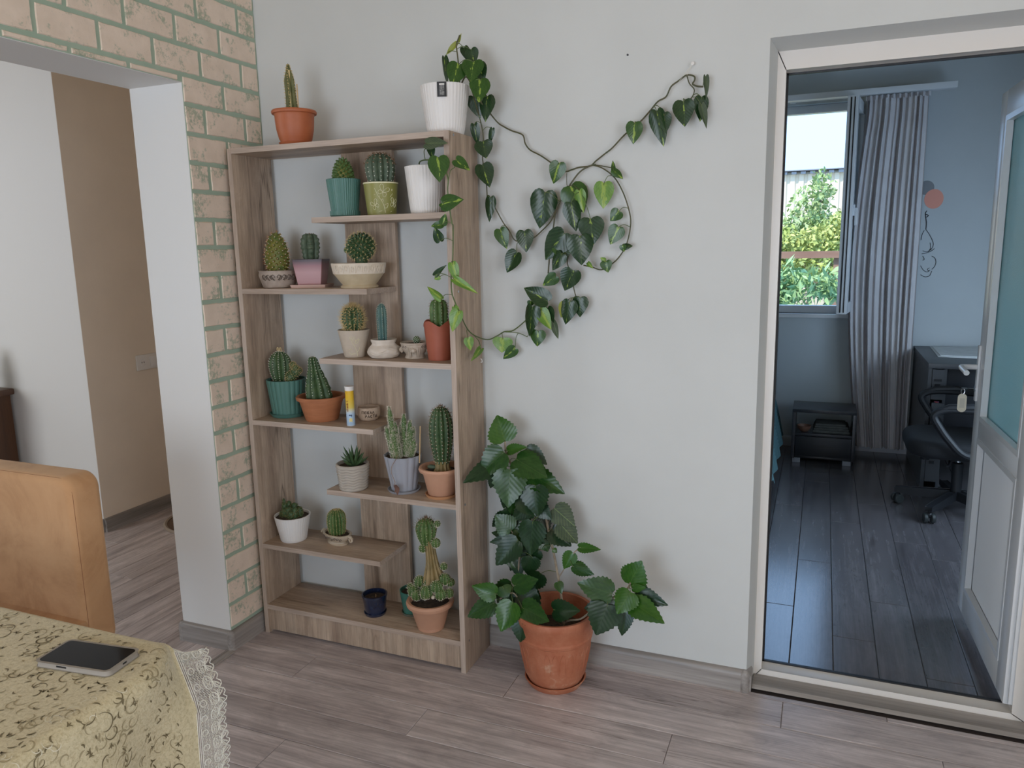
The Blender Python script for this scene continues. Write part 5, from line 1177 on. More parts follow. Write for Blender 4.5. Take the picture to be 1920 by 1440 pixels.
for b, t, wd, mat, d0, d1 in [((275,200),(235,72),116,A3,.03,.05), ((288,246),(368,222),46,A3,.03,.01), ((270,252),(148,354),118,A2,.01,-.03), ((258,300),(76,390),88,A1,.04,.0), ((328,285),(474,368),118,A2,.02,-.02), ((378,234),(478,312),66,A1,.06,.06), ((396,360),(552,440),98,A2,.03,.0), ((300,335),(288,520),132,A2,-.01,-.05), ((420,412),(424,562),116,A1,.0,-.03), ((300,440),(262,525),76,A1,.04,.03), ((345,430),(362,582),86,A1,.05,.04), ((225,360),(202,428),46,A1,.06,.06),
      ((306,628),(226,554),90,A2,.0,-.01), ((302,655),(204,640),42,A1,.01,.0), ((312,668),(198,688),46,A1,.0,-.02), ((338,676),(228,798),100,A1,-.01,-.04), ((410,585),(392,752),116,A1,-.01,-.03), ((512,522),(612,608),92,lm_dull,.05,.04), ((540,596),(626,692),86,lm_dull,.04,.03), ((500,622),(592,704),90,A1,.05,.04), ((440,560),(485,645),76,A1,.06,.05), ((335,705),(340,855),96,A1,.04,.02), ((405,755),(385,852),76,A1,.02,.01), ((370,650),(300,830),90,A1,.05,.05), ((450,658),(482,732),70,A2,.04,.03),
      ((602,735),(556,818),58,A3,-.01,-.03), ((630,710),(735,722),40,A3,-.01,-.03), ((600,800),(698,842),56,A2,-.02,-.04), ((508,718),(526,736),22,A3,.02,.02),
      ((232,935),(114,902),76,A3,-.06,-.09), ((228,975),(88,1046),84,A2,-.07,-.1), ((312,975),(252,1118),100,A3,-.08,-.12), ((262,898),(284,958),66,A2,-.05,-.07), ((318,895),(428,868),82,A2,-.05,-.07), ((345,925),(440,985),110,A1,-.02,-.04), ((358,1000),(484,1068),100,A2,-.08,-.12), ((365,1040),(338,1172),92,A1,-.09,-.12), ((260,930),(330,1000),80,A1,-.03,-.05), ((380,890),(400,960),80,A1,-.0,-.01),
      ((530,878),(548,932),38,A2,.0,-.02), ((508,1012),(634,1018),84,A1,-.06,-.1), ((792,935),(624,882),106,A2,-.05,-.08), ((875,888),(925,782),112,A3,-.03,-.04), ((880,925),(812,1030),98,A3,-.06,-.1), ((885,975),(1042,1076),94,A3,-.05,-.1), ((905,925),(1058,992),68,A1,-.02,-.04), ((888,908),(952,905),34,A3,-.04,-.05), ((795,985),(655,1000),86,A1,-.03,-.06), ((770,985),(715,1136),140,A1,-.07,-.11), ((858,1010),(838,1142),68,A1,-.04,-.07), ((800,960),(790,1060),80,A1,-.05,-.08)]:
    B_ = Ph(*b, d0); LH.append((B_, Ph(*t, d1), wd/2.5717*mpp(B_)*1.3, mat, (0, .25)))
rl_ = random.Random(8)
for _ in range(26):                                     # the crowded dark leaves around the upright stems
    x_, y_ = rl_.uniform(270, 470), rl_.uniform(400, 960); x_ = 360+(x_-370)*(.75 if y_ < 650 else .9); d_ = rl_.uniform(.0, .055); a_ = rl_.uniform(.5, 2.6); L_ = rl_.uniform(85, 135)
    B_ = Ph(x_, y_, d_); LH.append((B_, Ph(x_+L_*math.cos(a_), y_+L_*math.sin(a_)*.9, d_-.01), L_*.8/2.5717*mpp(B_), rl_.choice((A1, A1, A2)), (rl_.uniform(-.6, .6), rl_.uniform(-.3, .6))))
vine(T_, st, LH, m_bark, 11, 'hib', .0011, .11)

# ================================================================== TABLE, CLOTH, PHONE, CHAIR
TX0, TX1, TY0, TY1, TZ = -.22, .945, -2.5, -1.447, .745
tb = thing('dining_table', 'dining table under a patterned beige cloth in the near left corner', 'table', ((TX0+TX1)/2, (TY0+TY1)/2, 0))
m_tw = wood('table_wood', (.18,.10,.055,1), (.11,.06,.03,1), (.24,.14,.08,1), 'x', .4, 0, .2)
part(tb, 'tabletop', MB().prism([(TX0, TY0), (TX1-.03, TY0), (TX1-.03, TY1-.16), (TX1-.055, TY1-.085), (TX1-.09, TY1-.04), (TX1-.14, TY1-.02), (TX0, TY1-.02)], 'z', TZ-.03, TZ-.002), m_tw, world=True, bevel=.004)
for x in (TX0+.05, TX1-.12):
    for y in (TY0+.05, TY1-.12): part(tb, 'leg', MB().box(x, x+.06, y, y+.06, 0, TZ-.03), m_tw, world=True, bevel=.004)
EDGE = TX1-.022; RC = .026; HANG = .34
def cloth(u, v, lift=0.0):
    """u runs across the table to the right and then down the overhang (metres from TX0); v is the depth y"""
    s_ = u; back_ = TY1+.004; q_ = max(0, min(1, (v-(back_-.11))/.11))**2; ED = EDGE-.055*q_; x1 = ED-TX0
    if s_ < x1: p = Vector((TX0+s_, v, TZ+.003)); n = Vector((0, 0, 1))
    elif s_ < x1+RC*PI/2:
        a = (s_-x1)/RC; p = Vector((ED+RC*math.sin(a), v, TZ+.003-RC*(1-math.cos(a)))); n = Vector((math.sin(a), 0, math.cos(a)))
    else:
        d = s_-x1-RC*PI/2; wv = min(1, d/.12)
        y_ = v+.02*wv*math.sin(d*6)*0; off = .042*q_*min(1, d/.10)+wv*(.012*math.sin(v*26+.6)+.010*math.sin(v*11+2.0)+.02*d)
        p = Vector((ED+RC+off, v-.05*wv*d, TZ+.003-RC-d)); n = Vector((1, 0, .1))
    # the back edge rolls over the table's far side
    back = TY1+.004
    if v > back-.016:
        e = v-(back-.016); a = min(e/.016, PI/2)
        f = max(0, 1-max(0, s_-x1+.03)/.07)
        p = Vector((p.x, p.y*(1-f)+f*(back-.016+.016*math.sin(a)), p.z-f*(.016*(1-math.cos(a))+max(0, e-.016*PI/2))))
    q = max(0, s_-x1+.10); 
    return p+n*lift
m_cloth, nt, b_ = nodes('beige_jacquard'); b_.inputs['Roughness'].default_value = .55; b_.inputs['Sheen Weight'].default_value = .2
mp_ = coords(nt, (1,1,1)); n_ = noise(nt, mp_, 170, 5, .7, .8); r_ = ramp(nt, [(.34, (.44,.37,.215,1)), (.5, (.58,.50,.315,1)), (.66, (.65,.57,.37,1))]); nt.links.new(n_.outputs['Fac'], r_.inputs[0]); nt.links.new(r_.outputs[0], b_.inputs['Base Color']); bump(nt, b_, n_.outputs['Fac'], .25, .001)
U1 = EDGE-TX0+RC*PI/2+HANG; V0, V1 = TY0+.2, TY1+.012
tc_ = thing('tablecloth', 'beige jacquard tablecloth with dark scrolls and a white lace edge', 'tablecloth', ((TX0+TX1)/2, (TY0+TY1)/2, TZ))
us = list(np.linspace(0, EDGE-TX0-.06, 14))+list(np.linspace(EDGE-TX0-.05, EDGE-TX0+RC*2, 14))+list(np.linspace(EDGE-TX0+RC*2.4, U1, 26)); vs = list(np.linspace(V0, V1-.03, 60))+list(np.linspace(V1-.026, V1, 9))
cm = MB(); cm.v = [tuple(cloth(u, v)) for v in vs for u in us]; nu = len(us)
cm.f = [(j*nu+i, j*nu+i+1, (j+1)*nu+i+1, (j+1)*nu+i) for j in range(len(vs)-1) for i in range(nu-1)]
part(tc_, 'fabric', cm, m_cloth, 80, world=True)
# woven scrolls and painted glints: tapering strokes that follow the cloth
rs = random.Random(21); sm = MB(); sl = MB(); glints = MB()
def stroke(m_, pts, wmax):
    N = len(pts); n0 = len(m_.v)
    for i, (u, v) in enumerate(pts):
        a = pts[max(i-1, 0)]; b = pts[min(i+1, N-1)]; dx, dy = b[0]-a[0], b[1]-a[1]; L_ = math.hypot(dx, dy) or 1
        wd = wmax*math.sin(PI*min(1, (i+.25)/(N-.5)))**.8; nx, ny = -dy/L_*wd, dx/L_*wd
        m_.v.append(tuple(cloth(u+nx, v+ny, .0006))); m_.v.append(tuple(cloth(u-nx, v-ny, .0006)))
    for i in range(N-1): m_.f.append((n0+2*i, n0+2*i+1, n0+2*i+3, n0+2*i+2))
def scroll(m_, u, v, r, a0, turns, wmax, hand):
    N = int(10+turns*10); stroke(m_, [(u+r*(1-.62*i/N)*math.cos(a0+hand*turns*2*PI*i/N), v+r*(1-.62*i/N)*math.sin(a0+hand*turns*2*PI*i/N)) for i in range(N+1)], wmax)
uu0, uu1 = .45, U1-.015
for i in range(2300):
    u = rs.uniform(uu0, uu1); v = rs.uniform(V0+.05, V1-.03); t_ = rs.random(); a = rs.uniform(0, 2*PI)
    if t_ < .24: scroll(sm if rs.random() < .35 else sl, u, v, rs.uniform(.010, .022), a, rs.uniform(.35, 1.0), .0011, rs.choice((-1, 1)))
    elif t_ < .85:
        L_ = rs.uniform(.006, .014); cu = rs.uniform(-1.2, 1.2); stroke(sm if rs.random() < .7 else sl, [(u+L_*s_*math.cos(a+cu*s_), v+L_*s_*math.sin(a+cu*s_)) for s_ in (0, .25, .5, .75, 1)], .0016)
    else:
        for k_ in (-.7, 0, .7): stroke(sm, [(u+.009*s_*math.cos(a+k_*s_), v+.009*s_*math.sin(a+k_*s_)) for s_ in (0, .3, .65, 1)], .0012)
for i in range(70):  # pale strokes painted as glints of light along the table edge
    u = EDGE-TX0+rs.uniform(-.02, .03); v = rs.uniform(V0+.05, V1-.03); scroll(glints, u, v, rs.uniform(.008, .016), rs.uniform(0, 6), .5, .0007, 1)
part(tc_, 'dark_scrolls', sm, pbr('scroll_dark', (.17,.135,.07,1), .5), 80, world=True, stuff=True, recalc=False)
part(tc_, 'pale_scrolls', sl, pbr('scroll_pale', (.36,.30,.175,1), .5), 80, world=True, stuff=True, recalc=False)
part(tc_, 'painted_glints', glints, pbr('glint_tone', (.75,.70,.55,1), .2), 80, world=True, stuff=True, recalc=False)
# lace along the far edge, hanging down the corner of the overhang
lc = MB(); LWD = .058
def lpnt(s_, t_): 
    """s_ runs down the overhang edge, t_ outwards across the lace"""
    b = cloth(EDGE-TX0-.05+s_, V1-.001); f_ = max(0, min(1, s_/.045)); w_ = Vector((.05*math.sin(s_*60)+.06, .25+.75*f_, -1+.85*f_)).normalized()
    return b+w_*t_*1.28
def ltube(pts, r=.0006): lc.tube([lpnt(a, b) for a, b in pts], r, 4, False)
P_ = .0285; n = int((HANG+RC*2+.05)/P_)
for i in range(n):
    s0 = .004+i*P_; m = s0+P_/2
    for t in (0, .003, .006): ltube([(s0, t), (s0+P_, t)], .0008)
    ltube([(m+.0058*math.cos(a), .0135+.0050*math.sin(a)) for a in [k_*PI/6 for k_ in range(13)]], .0010)
    for q in range(6):
        tt = .008+q*.0062; ltube([(s0+P_*f, tt+.0016*math.sin(f*2*PI*4+q)) for f in [j/14 for j in range(15)]], .0005)
    for q in range(12):
        f = s0+P_*q/12; ltube([(f+.0008*math.sin(j), .006+j*.0052) for j in range(8)], .00045)
    ltube([(m+.0112*math.cos(a), .033+.0075*math.sin(a)) for a in [k_*PI/7 for k_ in range(15)]], .0009)
    for q in range(5):
        a = q*2*PI/5; ltube([(m+.0060*math.cos(a)+.0030*math.cos(b), .033+.0042*math.sin(a)+.0022*math.sin(b)) for b in [k_*PI/4 for k_ in range(9)]], .0006)
    for sg_ in (-1, 1):
        for w_ in (1, .72, .45): ltube([(m, .040), (m+sg_*.006*w_, .040+.009*w_), (m+sg_*.0115*w_, .040+.0125*w_), (m+sg_*.0145*w_, .040+.008*w_), (m+sg_*.0105*w_, .040+.002*w_), (m, .040)], .0009)
        ltube([(m, .040), (m+sg_*.0125, .0475)], .0008)
    ltube([(s0, .047), (s0+.004, .0535), (s0+.009, .0545), (m, .0495), (s0+P_-.009, .0545), (s0+P_-.004, .0535), (s0+P_, .047)], .0011)
part(tc_, 'lace_edge', lc, pbr('lace_thread', (.70,.68,.60,1), .7), 80, world=True, label='white crocheted lace border', recalc=False)

ph = thing('smartphone', 'dark-screened phone in a pale case lying on the tablecloth', 'phone', (.808, -1.541, TZ+.0042), .12)
def rrect(hw, hh, r, n=6):
    out = []
    for cx, cy, a0 in ((hw-r, hh-r, 0), (-hw+r, hh-r, PI/2), (-hw+r, -hh+r, PI), (hw-r, -hh+r, 1.5*PI)): out += [(cx+r*math.cos(a0+PI/2*i/n), cy+r*math.sin(a0+PI/2*i/n)) for i in range(n+1)]
    return out
part(ph, 'case', MB().prism(rrect(.076, .0375, .010), 'z', 0, .0095), pbr('pale_case', (.30,.27,.235,1), .6), bevel=.002)
part(ph, 'screen', MB().prism(rrect(.0725, .0345, .008), 'z', .009, .0099), pbr('dark_screen', (.004,.004,.005,1), .08, spec=.18), label='black glass screen')
part(ph, 'side_button', MB().box(-.03, -.01, -.0383, -.037, .004, .0065), m_black)
part(ph, 'port', MB().box(-.0768, -.0755, -.004, .004, .0035, .006).box(.0755, .0768, -.004, .004, .0035, .006), m_black)

m_suede, nt, b_ = nodes('tan_suede'); b_.inputs['Roughness'].default_value = .85; b_.inputs['Sheen Weight'].default_value = .35; b_.inputs['Sheen Tint'].default_value = (1,.85,.65,1)
mp_ = coords(nt); n_ = noise(nt, mp_, 5, 6, .65, .6); r_ = ramp(nt, [(.33, (.40,.20,.085,1)), (.5, (.52,.285,.135,1)), (.64, (.56,.315,.155,1))]); nt.links.new(n_.outputs['Fac'], r_.inputs[0]); nt.links.new(r_.outputs[0], b_.inputs['Base Color'])
n2_ = noise(nt, mp_, 400, 2); bump(nt, b_, n2_.outputs['Fac'], .1, .001)
ch = thing('dining_chair', 'tan suede upholstered chair behind the table', 'chair', (-.10, -1.2, 0))
CX0, CX1, CYF, CYB, CZ = -.36, .155, -1.055, -.955, .868
def cushion(hw, hh, r, d0, d1, e, n=8):
    """rounded slab: rounded-rectangle outline in xy, thickness d0..d1 along z with softly rolled edges of radius e"""
    m_ = MB(); rows = []
    prof = [(e*(1-math.sin(a)), d0+e*(1-math.cos(a))) for a in [PI/2*i/5 for i in range(6)]]
    prof = prof+[(i_, d1-(z_-d0)) for i_, z_ in reversed(prof)]
    for ins, z_ in prof:
        row = []
        for a, b in rrect(hw-ins, hh-ins, max(.004, r-ins), n): row.append(len(m_.v)); m_.v.append((a, b, z_))
        rows.append(row)
    for A_, B_ in zip(rows, rows[1:]):
        for i in range(len(A_)): m_.f.append((A_[i], A_[(i+1) % len(A_)], B_[(i+1) % len(A_)], B_[i]))
    m_.f += [tuple(rows[0]), tuple(reversed(rows[-1]))]
    return m_
def sq(x0, x1, y0, y1, z0, z1, r): return cushion((x1-x0)/2, (z1-z0)/2, r, 0, y1-y0, .022).xf(Matrix.Translation(((x0+x1)/2, y1, (z0+z1)/2)) @ Matrix.Rotation(PI/2, 4, 'X'))
bk = part(ch, 'backrest', sq(CX0, CX1, CYF, CYB, .36, CZ, .045), m_suede, 60, world=True)
sp_ = rrect((CX1-CX0)/2-.004, (CZ-.36)/2-.004, .042, 8); sp_.append(sp_[0]); cxm, czm = (CX0+CX1)/2, (.36+CZ)/2
part(bk, 'piping', MB().tube([(cxm+a, CYF+.012, czm+b) for a, b in sp_], .0015, 5), pbr('suede_seam', (.22,.08,.035,1), .8), world=True)
part(ch, 'seat', MB().box(CX0, CX1, -1.45, CYF+.02, .36, .47), m_suede, world=True, bevel=.02)
for x in (CX0+.01, CX1-.055):
    for y in (-1.44, CYB-.05): part(ch, 'leg', MB().box(x, x+.045, y, y+.045, 0, .362), m_tw, world=True, bevel=.003)

# ================================================================== HALL THINGS
sk = thing('wall_socket', 'double plate with a socket and a switch on the tan wall', 'socket', (HX+.0005, .735, .862))
part(sk, 'plate', MB().box(0, .009, -.078, .078, -.042, .042), m_upvc, bevel=.003); part(sk, 'socket_well', MB().lathe([(.021, .0092), (.021, .0105), (.017, .0105), (.016, .004), (0, .004)], 24).xf(Matrix.Translation((0, -.038, 0)) @ Matrix.Rotation(PI/2, 4, 'Y')), m_white)
part(sk, 'socket_hole', MB().box(.004, .0095, -.047, -.043, -.004, .004).box(.004, .0095, -.033, -.029, -.004, .004), m_black); part(sk, 'switch_rocker', MB().box(.009, .0125, .01, .068, -.028, .028), m_white, bevel=.002)
cb = thing('wooden_cabinet', 'dark brown wooden cabinet against the pale hall wall', 'cabinet', (-2.5, .17, 0))
m_dw = wood('dark_cabinet_wood', (.085,.035,.015,1), (.045,.018,.008,1), (.13,.06,.028,1), 'z', .35, 0, .1)
part(cb, 'body', MB().box(-2.92, -2.075, .02, .33, .06, .72), m_dw, world=True, bevel=.004); part(cb, 'top_board', MB().box(-2.95, -2.04, -.01, .334, .72, .755), m_dw, world=True, bevel=.01)
for x in (-2.91, -2.49):
    d_ = part(cb, 'door', MB().box(x, x+.405, .005, .02, .09, .70), m_dw, world=True, bevel=.003); part(d_, 'knob', MB().ball((x+(.37 if x < -2.8 else .035), -.004, .42), .011, 10, 8), m_metal, world=True)
part(cb, 'plinth', MB().box(-2.9, -2.1, .04, .32, 0, .06), m_dw, world=True)
vs_ = thing('glass_vase', 'pale greenish glass vase on the dark cabinet', 'vase', (-2.155, .16, .7555))
part(vs_, 'glass', MB().lathe(rprof([(.035, 0), (.045, .01), (.06, .08), (.05, .15), (.03, .19), (.038, .22)], 24)+[(.034, .22), (.027, .19), (.046, .15), (.055, .08), (.04, .014), (0, .012)], 32), pbr('green_glass', (.35,.45,.38,1), .1))
rm = thing('round_mat', 'round brown mat with a pale rim on the hall floor', 'mat', (-1.10, .70, .0005))
part(rm, 'mat', MB().lathe([(0, 0), (.235, 0), (.235, .008), (0, .009)], 48), pbr('brown_mat', (.14,.085,.055,1), .9, (.10,.06,.04,1), 80, bmp=.5)); part(rm, 'rim', MB().lathe([(.232, 0), (.25, 0), (.252, .008), (.242, .014), (.232, .010)], 48), pbr('mat_rim', (.33,.27,.22,1), .6))

# ================================================================== BEDROOM THINGS
m_dgrey = wood('dark_grey_furniture', (.035,.036,.042,1), (.024,.025,.03,1), (.05,.05,.058,1), 'x', .3, 0, .1)
m_dgrey_d = pbr('desk_front', (.014,.015,.019,1), .4)
ns = thing('nightstand', 'dark nightstand with an open shelf under the window', 'nightstand', (2.015, 3.05, 0))
nx0, nx1, ny0, ny1, nz = 1.82, 2.21, 2.86, 3.15, .365
nsp = lambda n_, b, m=m_dgrey, bv=.002: part(ns, n_, MB().box(*b), m, world=True, bevel=bv)
nsp('top', (nx0, nx1, ny0, ny1, nz-.022, nz)); nsp('side', (nx0, nx0+.022, ny0+.003, ny1, .03, nz-.022)); nsp('side', (nx1-.022, nx1, ny0+.003, ny1, .03, nz-.022)); nsp('shelf', (nx0+.022, nx1-.022, ny0+.01, ny1, .185, .203)); nsp('bottom', (nx0+.022, nx1-.022, ny0+.02, ny1, .03, .048))
dr = nsp('drawer', (nx0+.024, nx1-.024, ny0, ny0+.018, .05, .183), m_dgrey_d); part(dr, 'finger_pull', MB().box(2.015-.06, 2.015+.06, ny0-.004, ny0+.001, .118, .13), m_black, world=True)
for x in (nx0+.01, nx1-.07): nsp('foot', (x, x+.05, ny0+.015, ny0+.05, 0, .03), m_grey_pot); nsp('foot', (x, x+.05, ny1-.05, ny1-.015, 0, .03), m_metal)
fc = tag(link('folded_cloth', MB().box(1.95, 2.175, 2.90, 3.1, .2035, .222).box(1.955, 2.17, 2.903, 3.1, .222, .238).box(1.96, 2.165, 2.906, 3.08, .238, .252).box(1.965, 2.15, 2.91, 3.06, .252, .266).mesh('folded_cloth', pbr('dark_cloth', (.10,.10,.09,1), .9, (.07,.07,.065,1), 40), 35, .006)), 'dark folded cloth lying in the nightstand shelf', 'cloth')
tag(link('small_bowl', MB().lathe(rprof([(.02, 0), (.025, .003), (.04, .022), (.046, .042)], 14)+[(.042, .042), (.036, .022), (.02, .006), (0, .006)], 24).mesh('small_bowl', pbr('brown_bowl', (.20,.10,.065,1), .5)), None, Matrix.Translation((1.895, 2.925, .2035))), 'small brown bowl in the nightstand beside the cloth', 'bowl')

bd = thing('bed', 'bed with a black headboard and teal blanket at the bedroom window', 'bed', (.95, 2.3, 0))
part(bd, 'headboard', MB().box(.1, 1.69, 3.25, 3.305, .05, .90), m_black, world=True, bevel=.004); part(bd, 'frame', MB().box(.15, 1.62, 1.35, 3.25, .08, .28), m_black, world=True, bevel=.004); part(bd, 'mattress', MB().box(.17, 1.60, 1.37, 3.24, .28, .46), m_white, world=True, bevel=.03)
m_blank, nt, b_ = nodes('teal_knit'); b_.inputs['Roughness'].default_value = .9; mp_ = coords(nt, (1,1,1)); wv_ = nt.nodes.new('ShaderNodeTexWave'); wv_.inputs['Scale'].default_value = 60; nt.links.new(mp_.outputs[0], wv_.inputs[0]); r_ = ramp(nt, [(0, (.05,.13,.15,1)), (1, (.13,.25,.27,1))]); nt.links.new(wv_.outputs['Fac'], r_.inputs[0]); nt.links.new(r_.outputs[0], b_.inputs['Base Color'])
def blanket(u, v):
    y = 1.8+1.35*v; s_ = u*.95
    if s_ < .55: return (1.07+s_, y, .475+.006*math.sin(9*y))
    d = s_-.55; return (1.62+.05*min(1, d*9)+.22*d+.012*math.sin(y*20), y+.02*math.sin(d*9), .475-d*(.9 if v > .1 else .8))
part(bd, 'blanket', MB().grid(blanket, 22, 26), m_blank, world=True)

DX0, DY0, DZ = 2.549, 2.495, .75
dk = thing('desk', 'dark grey desk with drawers against the bedroom wall', 'desk', (3.05, 2.9, 0))
m_desk = pbr('desk_laminate', (.075,.08,.088,1), .4)
part(dk, 'desktop', MB().box(DX0, 3.58, DY0, YB-.032, DZ-.03, DZ), m_desk, world=True, bevel=.002)
part(dk, 'side_panel', MB().box(DX0+.003, DX0+.023, DY0+.01, YB-.04, 0, DZ-.03), m_desk, world=True); part(dk, 'side_panel', MB().box(3.555, 3.575, DY0+.01, YB-.04, 0, DZ-.03), m_desk, world=True)
part(dk, 'dark_panel', MB().box(DX0+.09, 3.555, DY0+.10, DY0+.118, .22, DZ-.03), m_dgrey_d, world=True)  # dark upright sheet below the desktop
part(dk, 'pedestal_panel', MB().box(DX0+.085, DX0+.10, DY0+.02, YB-.06, 0, DZ-.03), m_desk, world=True)
for i, (z0, z1, pull) in enumerate(((.54, .715, .0), (.30, .53, .06), (.05, .29, .0))):
    d_ = part(dk, 'drawer', MB().box(DX0+.0245, DX0+.084, DY0+.004-pull, DY0+.022-pull, z0, z1).box(DX0+.028, DX0+.034, DY0+.022-pull, DY0+.4-pull, z0+.02, z1-.05).box(DX0+.075, DX0+.081, DY0+.022-pull, DY0+.4-pull, z0+.02, z1-.05).box(DX0+.034, DX0+.075, DY0+.022-pull, DY0+.4-pull, z0+.02, z0+.03), m_desk, world=True)
    part(d_, 'handle', MB().box(DX0+.035, DX0+.072, DY0-.008-pull, DY0+.004-pull, (z0+z1)/2+.02, (z0+z1)/2+.032).box(DX0+.04, DX0+.066, DY0-.004-pull, DY0+.004-pull, (z0+z1)/2-.01, (z0+z1)/2+.004), m_black, world=True)
tag(link('spray_bottle', MB().lathe([(0, 0), (.016, 0), (.018, .01), (.018, .13), (.010, .155), (.010, .17), (.013, .172), (.013, .20), (0, .202)], 18).mesh('spray_bottle', pbr('blue_bottle', (.10,.14,.35,1), .3, (.45,.10,.10,1), 9, lo=.48, hi=.52)), None, Matrix.Translation((DX0+.0545, DY0+.0, .3305))), 'small blue and red bottle in the pulled-out desk drawer', 'bottle')
tag(link('paper_sheets', MB().prism([(2.64, 3.26), (2.63, 2.78), (3.0, 2.74), (3.01, 3.28)], 'z', DZ+.0005, DZ+.005).prism([(2.65, 3.25), (2.645, 2.80), (3.01, 2.77), (3.005, 3.26)], 'z', DZ+.005, DZ+.009).mesh('paper_sheets', pbr('grey_paper', (.66,.68,.68,1), .7, (.58,.60,.60,1), 14))), 'pale grey sheets of paper lying on the desk', 'paper')

# office chair, facing left
oc = thing('office_chair', 'black swivel office chair with loop armrests in front of the desk', 'chair', (2.68, 2.13, 0))
m_seat = pbr('black_mesh_fabric', (.010,.011,.014,1), .8, bmp=.3, bscale=400)
m_blk2 = pbr('matte_black_plastic', (.010,.011,.014,1), .55)
oo = lambda n_, m_, mat=m_blk2, **kw: part(oc, n_, m_, mat, **kw)
def seatf(m_):
    return m_
st_ = cushion(.265, .24, .13, .335, .425, .038, 10); oo('seat', st_, m_seat, sharp=60)
oo('gas_lift', MB().lathe([(.027, .09), (.027, .27), (.02, .27), (.014, .275), (.014, .31), (0, .31)], 20)); oo('lift_chrome', MB().lathe([(.0142, .276), (.0142, .30)], 20), m_metal); oo('mechanism', MB().box(-.10, .12, -.07, .07, .295, .34), bevel=.01); oo('lever', MB().tube([(-.05, -.07, .315), (-.07, -.19, .31), (-.08, -.22, .305)], .006, 6)); oo('knob', MB().lathe([(0, 0), (.022, 0), (.026, .05), (0, .055)], 14, (-.16, -.02, .285)))  # thin chrome sleeve around the lift piston
for i in range(5):
    a = 2.9+i*2*PI/5; d = Vector((math.cos(a), math.sin(a), 0)); L_ = .29
    M_ = Matrix.Rotation(a, 4, 'Z')
    lg = oo('base_arm', MB().prism([(.0, .075), (.03, .115), (.27, .092), (L_, .088), (L_, .068), (.2, .062)], 'y', -.018, .018).xf(M_), bevel=.004)
    cs = d*(L_-.012); cm_ = MB()
    for s_ in (-1, 1):
        n0 = len(cm_.v); cm_.lathe([(0, -.010), (.022, -.010), (.026, -.006), (.026, .006), (.022, .010), (0, .010)], 18)
        cm_.xf(Matrix.Translation((cs.x, cs.y, .027)) @ Matrix.Rotation(a+.7, 4, 'Z') @ Matrix.Translation((0, s_*.018, 0)) @ Matrix.Rotation(PI/2, 4, 'X'), n0)
    part(oc, 'caster', cm_, pbr('caster_rubber', (.03,.035,.035,1), .45)); part(oc, 'caster_stem', MB().tube([cs+Vector((0, 0, .05)), cs+Vector((0, 0, .075))], .008, 8).ball(cs+Vector((0, 0, .045)), .016, 10, 8), m_black)
for s_ in (-1, 1):
    y = s_*.265
    ap = [(.08, y*.8, .36), (-.02, y, .38), (-.09, y, .45), (-.14, y, .52), (-.165, y, .575), (-.12, y, .605), (-.02, y, .61), (.11, y, .60), (.20, y, .55), (.22, y, .47), (.17, y*.95, .39), (.08, y*.8, .36)]
    oo('armrest', MB().tube(smooth_path(ap, 5), .019, 10)); oo('arm_pad', MB().tube([(-.16, y, .592), (-.10, y, .617), (0, y, .624), (.1, y, .612)], [.013, .02, .021, .015], 10))
oo('backrest', MB().grid(lambda u, v: (.27+.05*math.sin(v*PI)*-.6+.06*v+.05*(2*u-1)**2*-1, (u-.5)*.46*(1-.15*v), .52+.50*v), 12, 12).grid(lambda u, v: (.285+.05*math.sin(v*PI)*-.6+.06*v+.05*(2*u-1)**2*-1, (u-.5)*.46*(1-.15*v), .52+.50*v), 12, 12), m_seat); oo('back_support', MB().tube(smooth_path([(.10, 0, .32), (.25, 0, .33), (.31, 0, .42), (.31, 0, .60)], 5), .02, 8))

# curtain and its rail
cu = thing('curtain', 'grey pleated curtain hanging beside the bedroom window', 'curtain', (2.35, 3.19, .05))
def cur(u, v):
    z = .055+2.28*v; ph_ = u*11.5*2*PI+1.4*math.sin(u*7)+.5*math.sin(v*3+u*9)
    xl = 2.228-.075*math.sin(min(1, v*1.05)*PI)**1.0+(-.06*v if v < .9 else -.054); xr = 2.538-.012*v
    amp = .030*(1-.35*v)*(.7+.5*math.sin(u*23+1)); 
    return (xl+(xr-xl)*(u+.012*math.sin(ph_*1.0)), 3.205+amp*math.sin(ph_)+.012*math.sin(u*14), z)
part(cu, 'fabric', MB().grid(cur, 230, 30), pbr('curtain_cloth', (.62,.595,.60,1), .85, (.57,.545,.55,1), 6, bmp=.1, bscale=300), 80, world=True)
part(cu, 'heading_tape', MB().grid(lambda u, v: (2.165+.37*u, 3.205+.016*math.sin(u*70), 2.33+.028*v), 120, 2), _M['curtain_cloth'], 80, world=True)
rl = tag(link('curtain_rail', MB().box(1.55, 2.672, 3.17, 3.25, 2.362, 2.40).box(1.7, 1.74, 3.25, YB, 2.37, 2.392).box(2.5, 2.54, 3.25, YB, 2.37, 2.392).mesh('curtain_rail', m_upvc_cool, 35, .004)), 'white curtain rail above the bedroom window', 'rail')

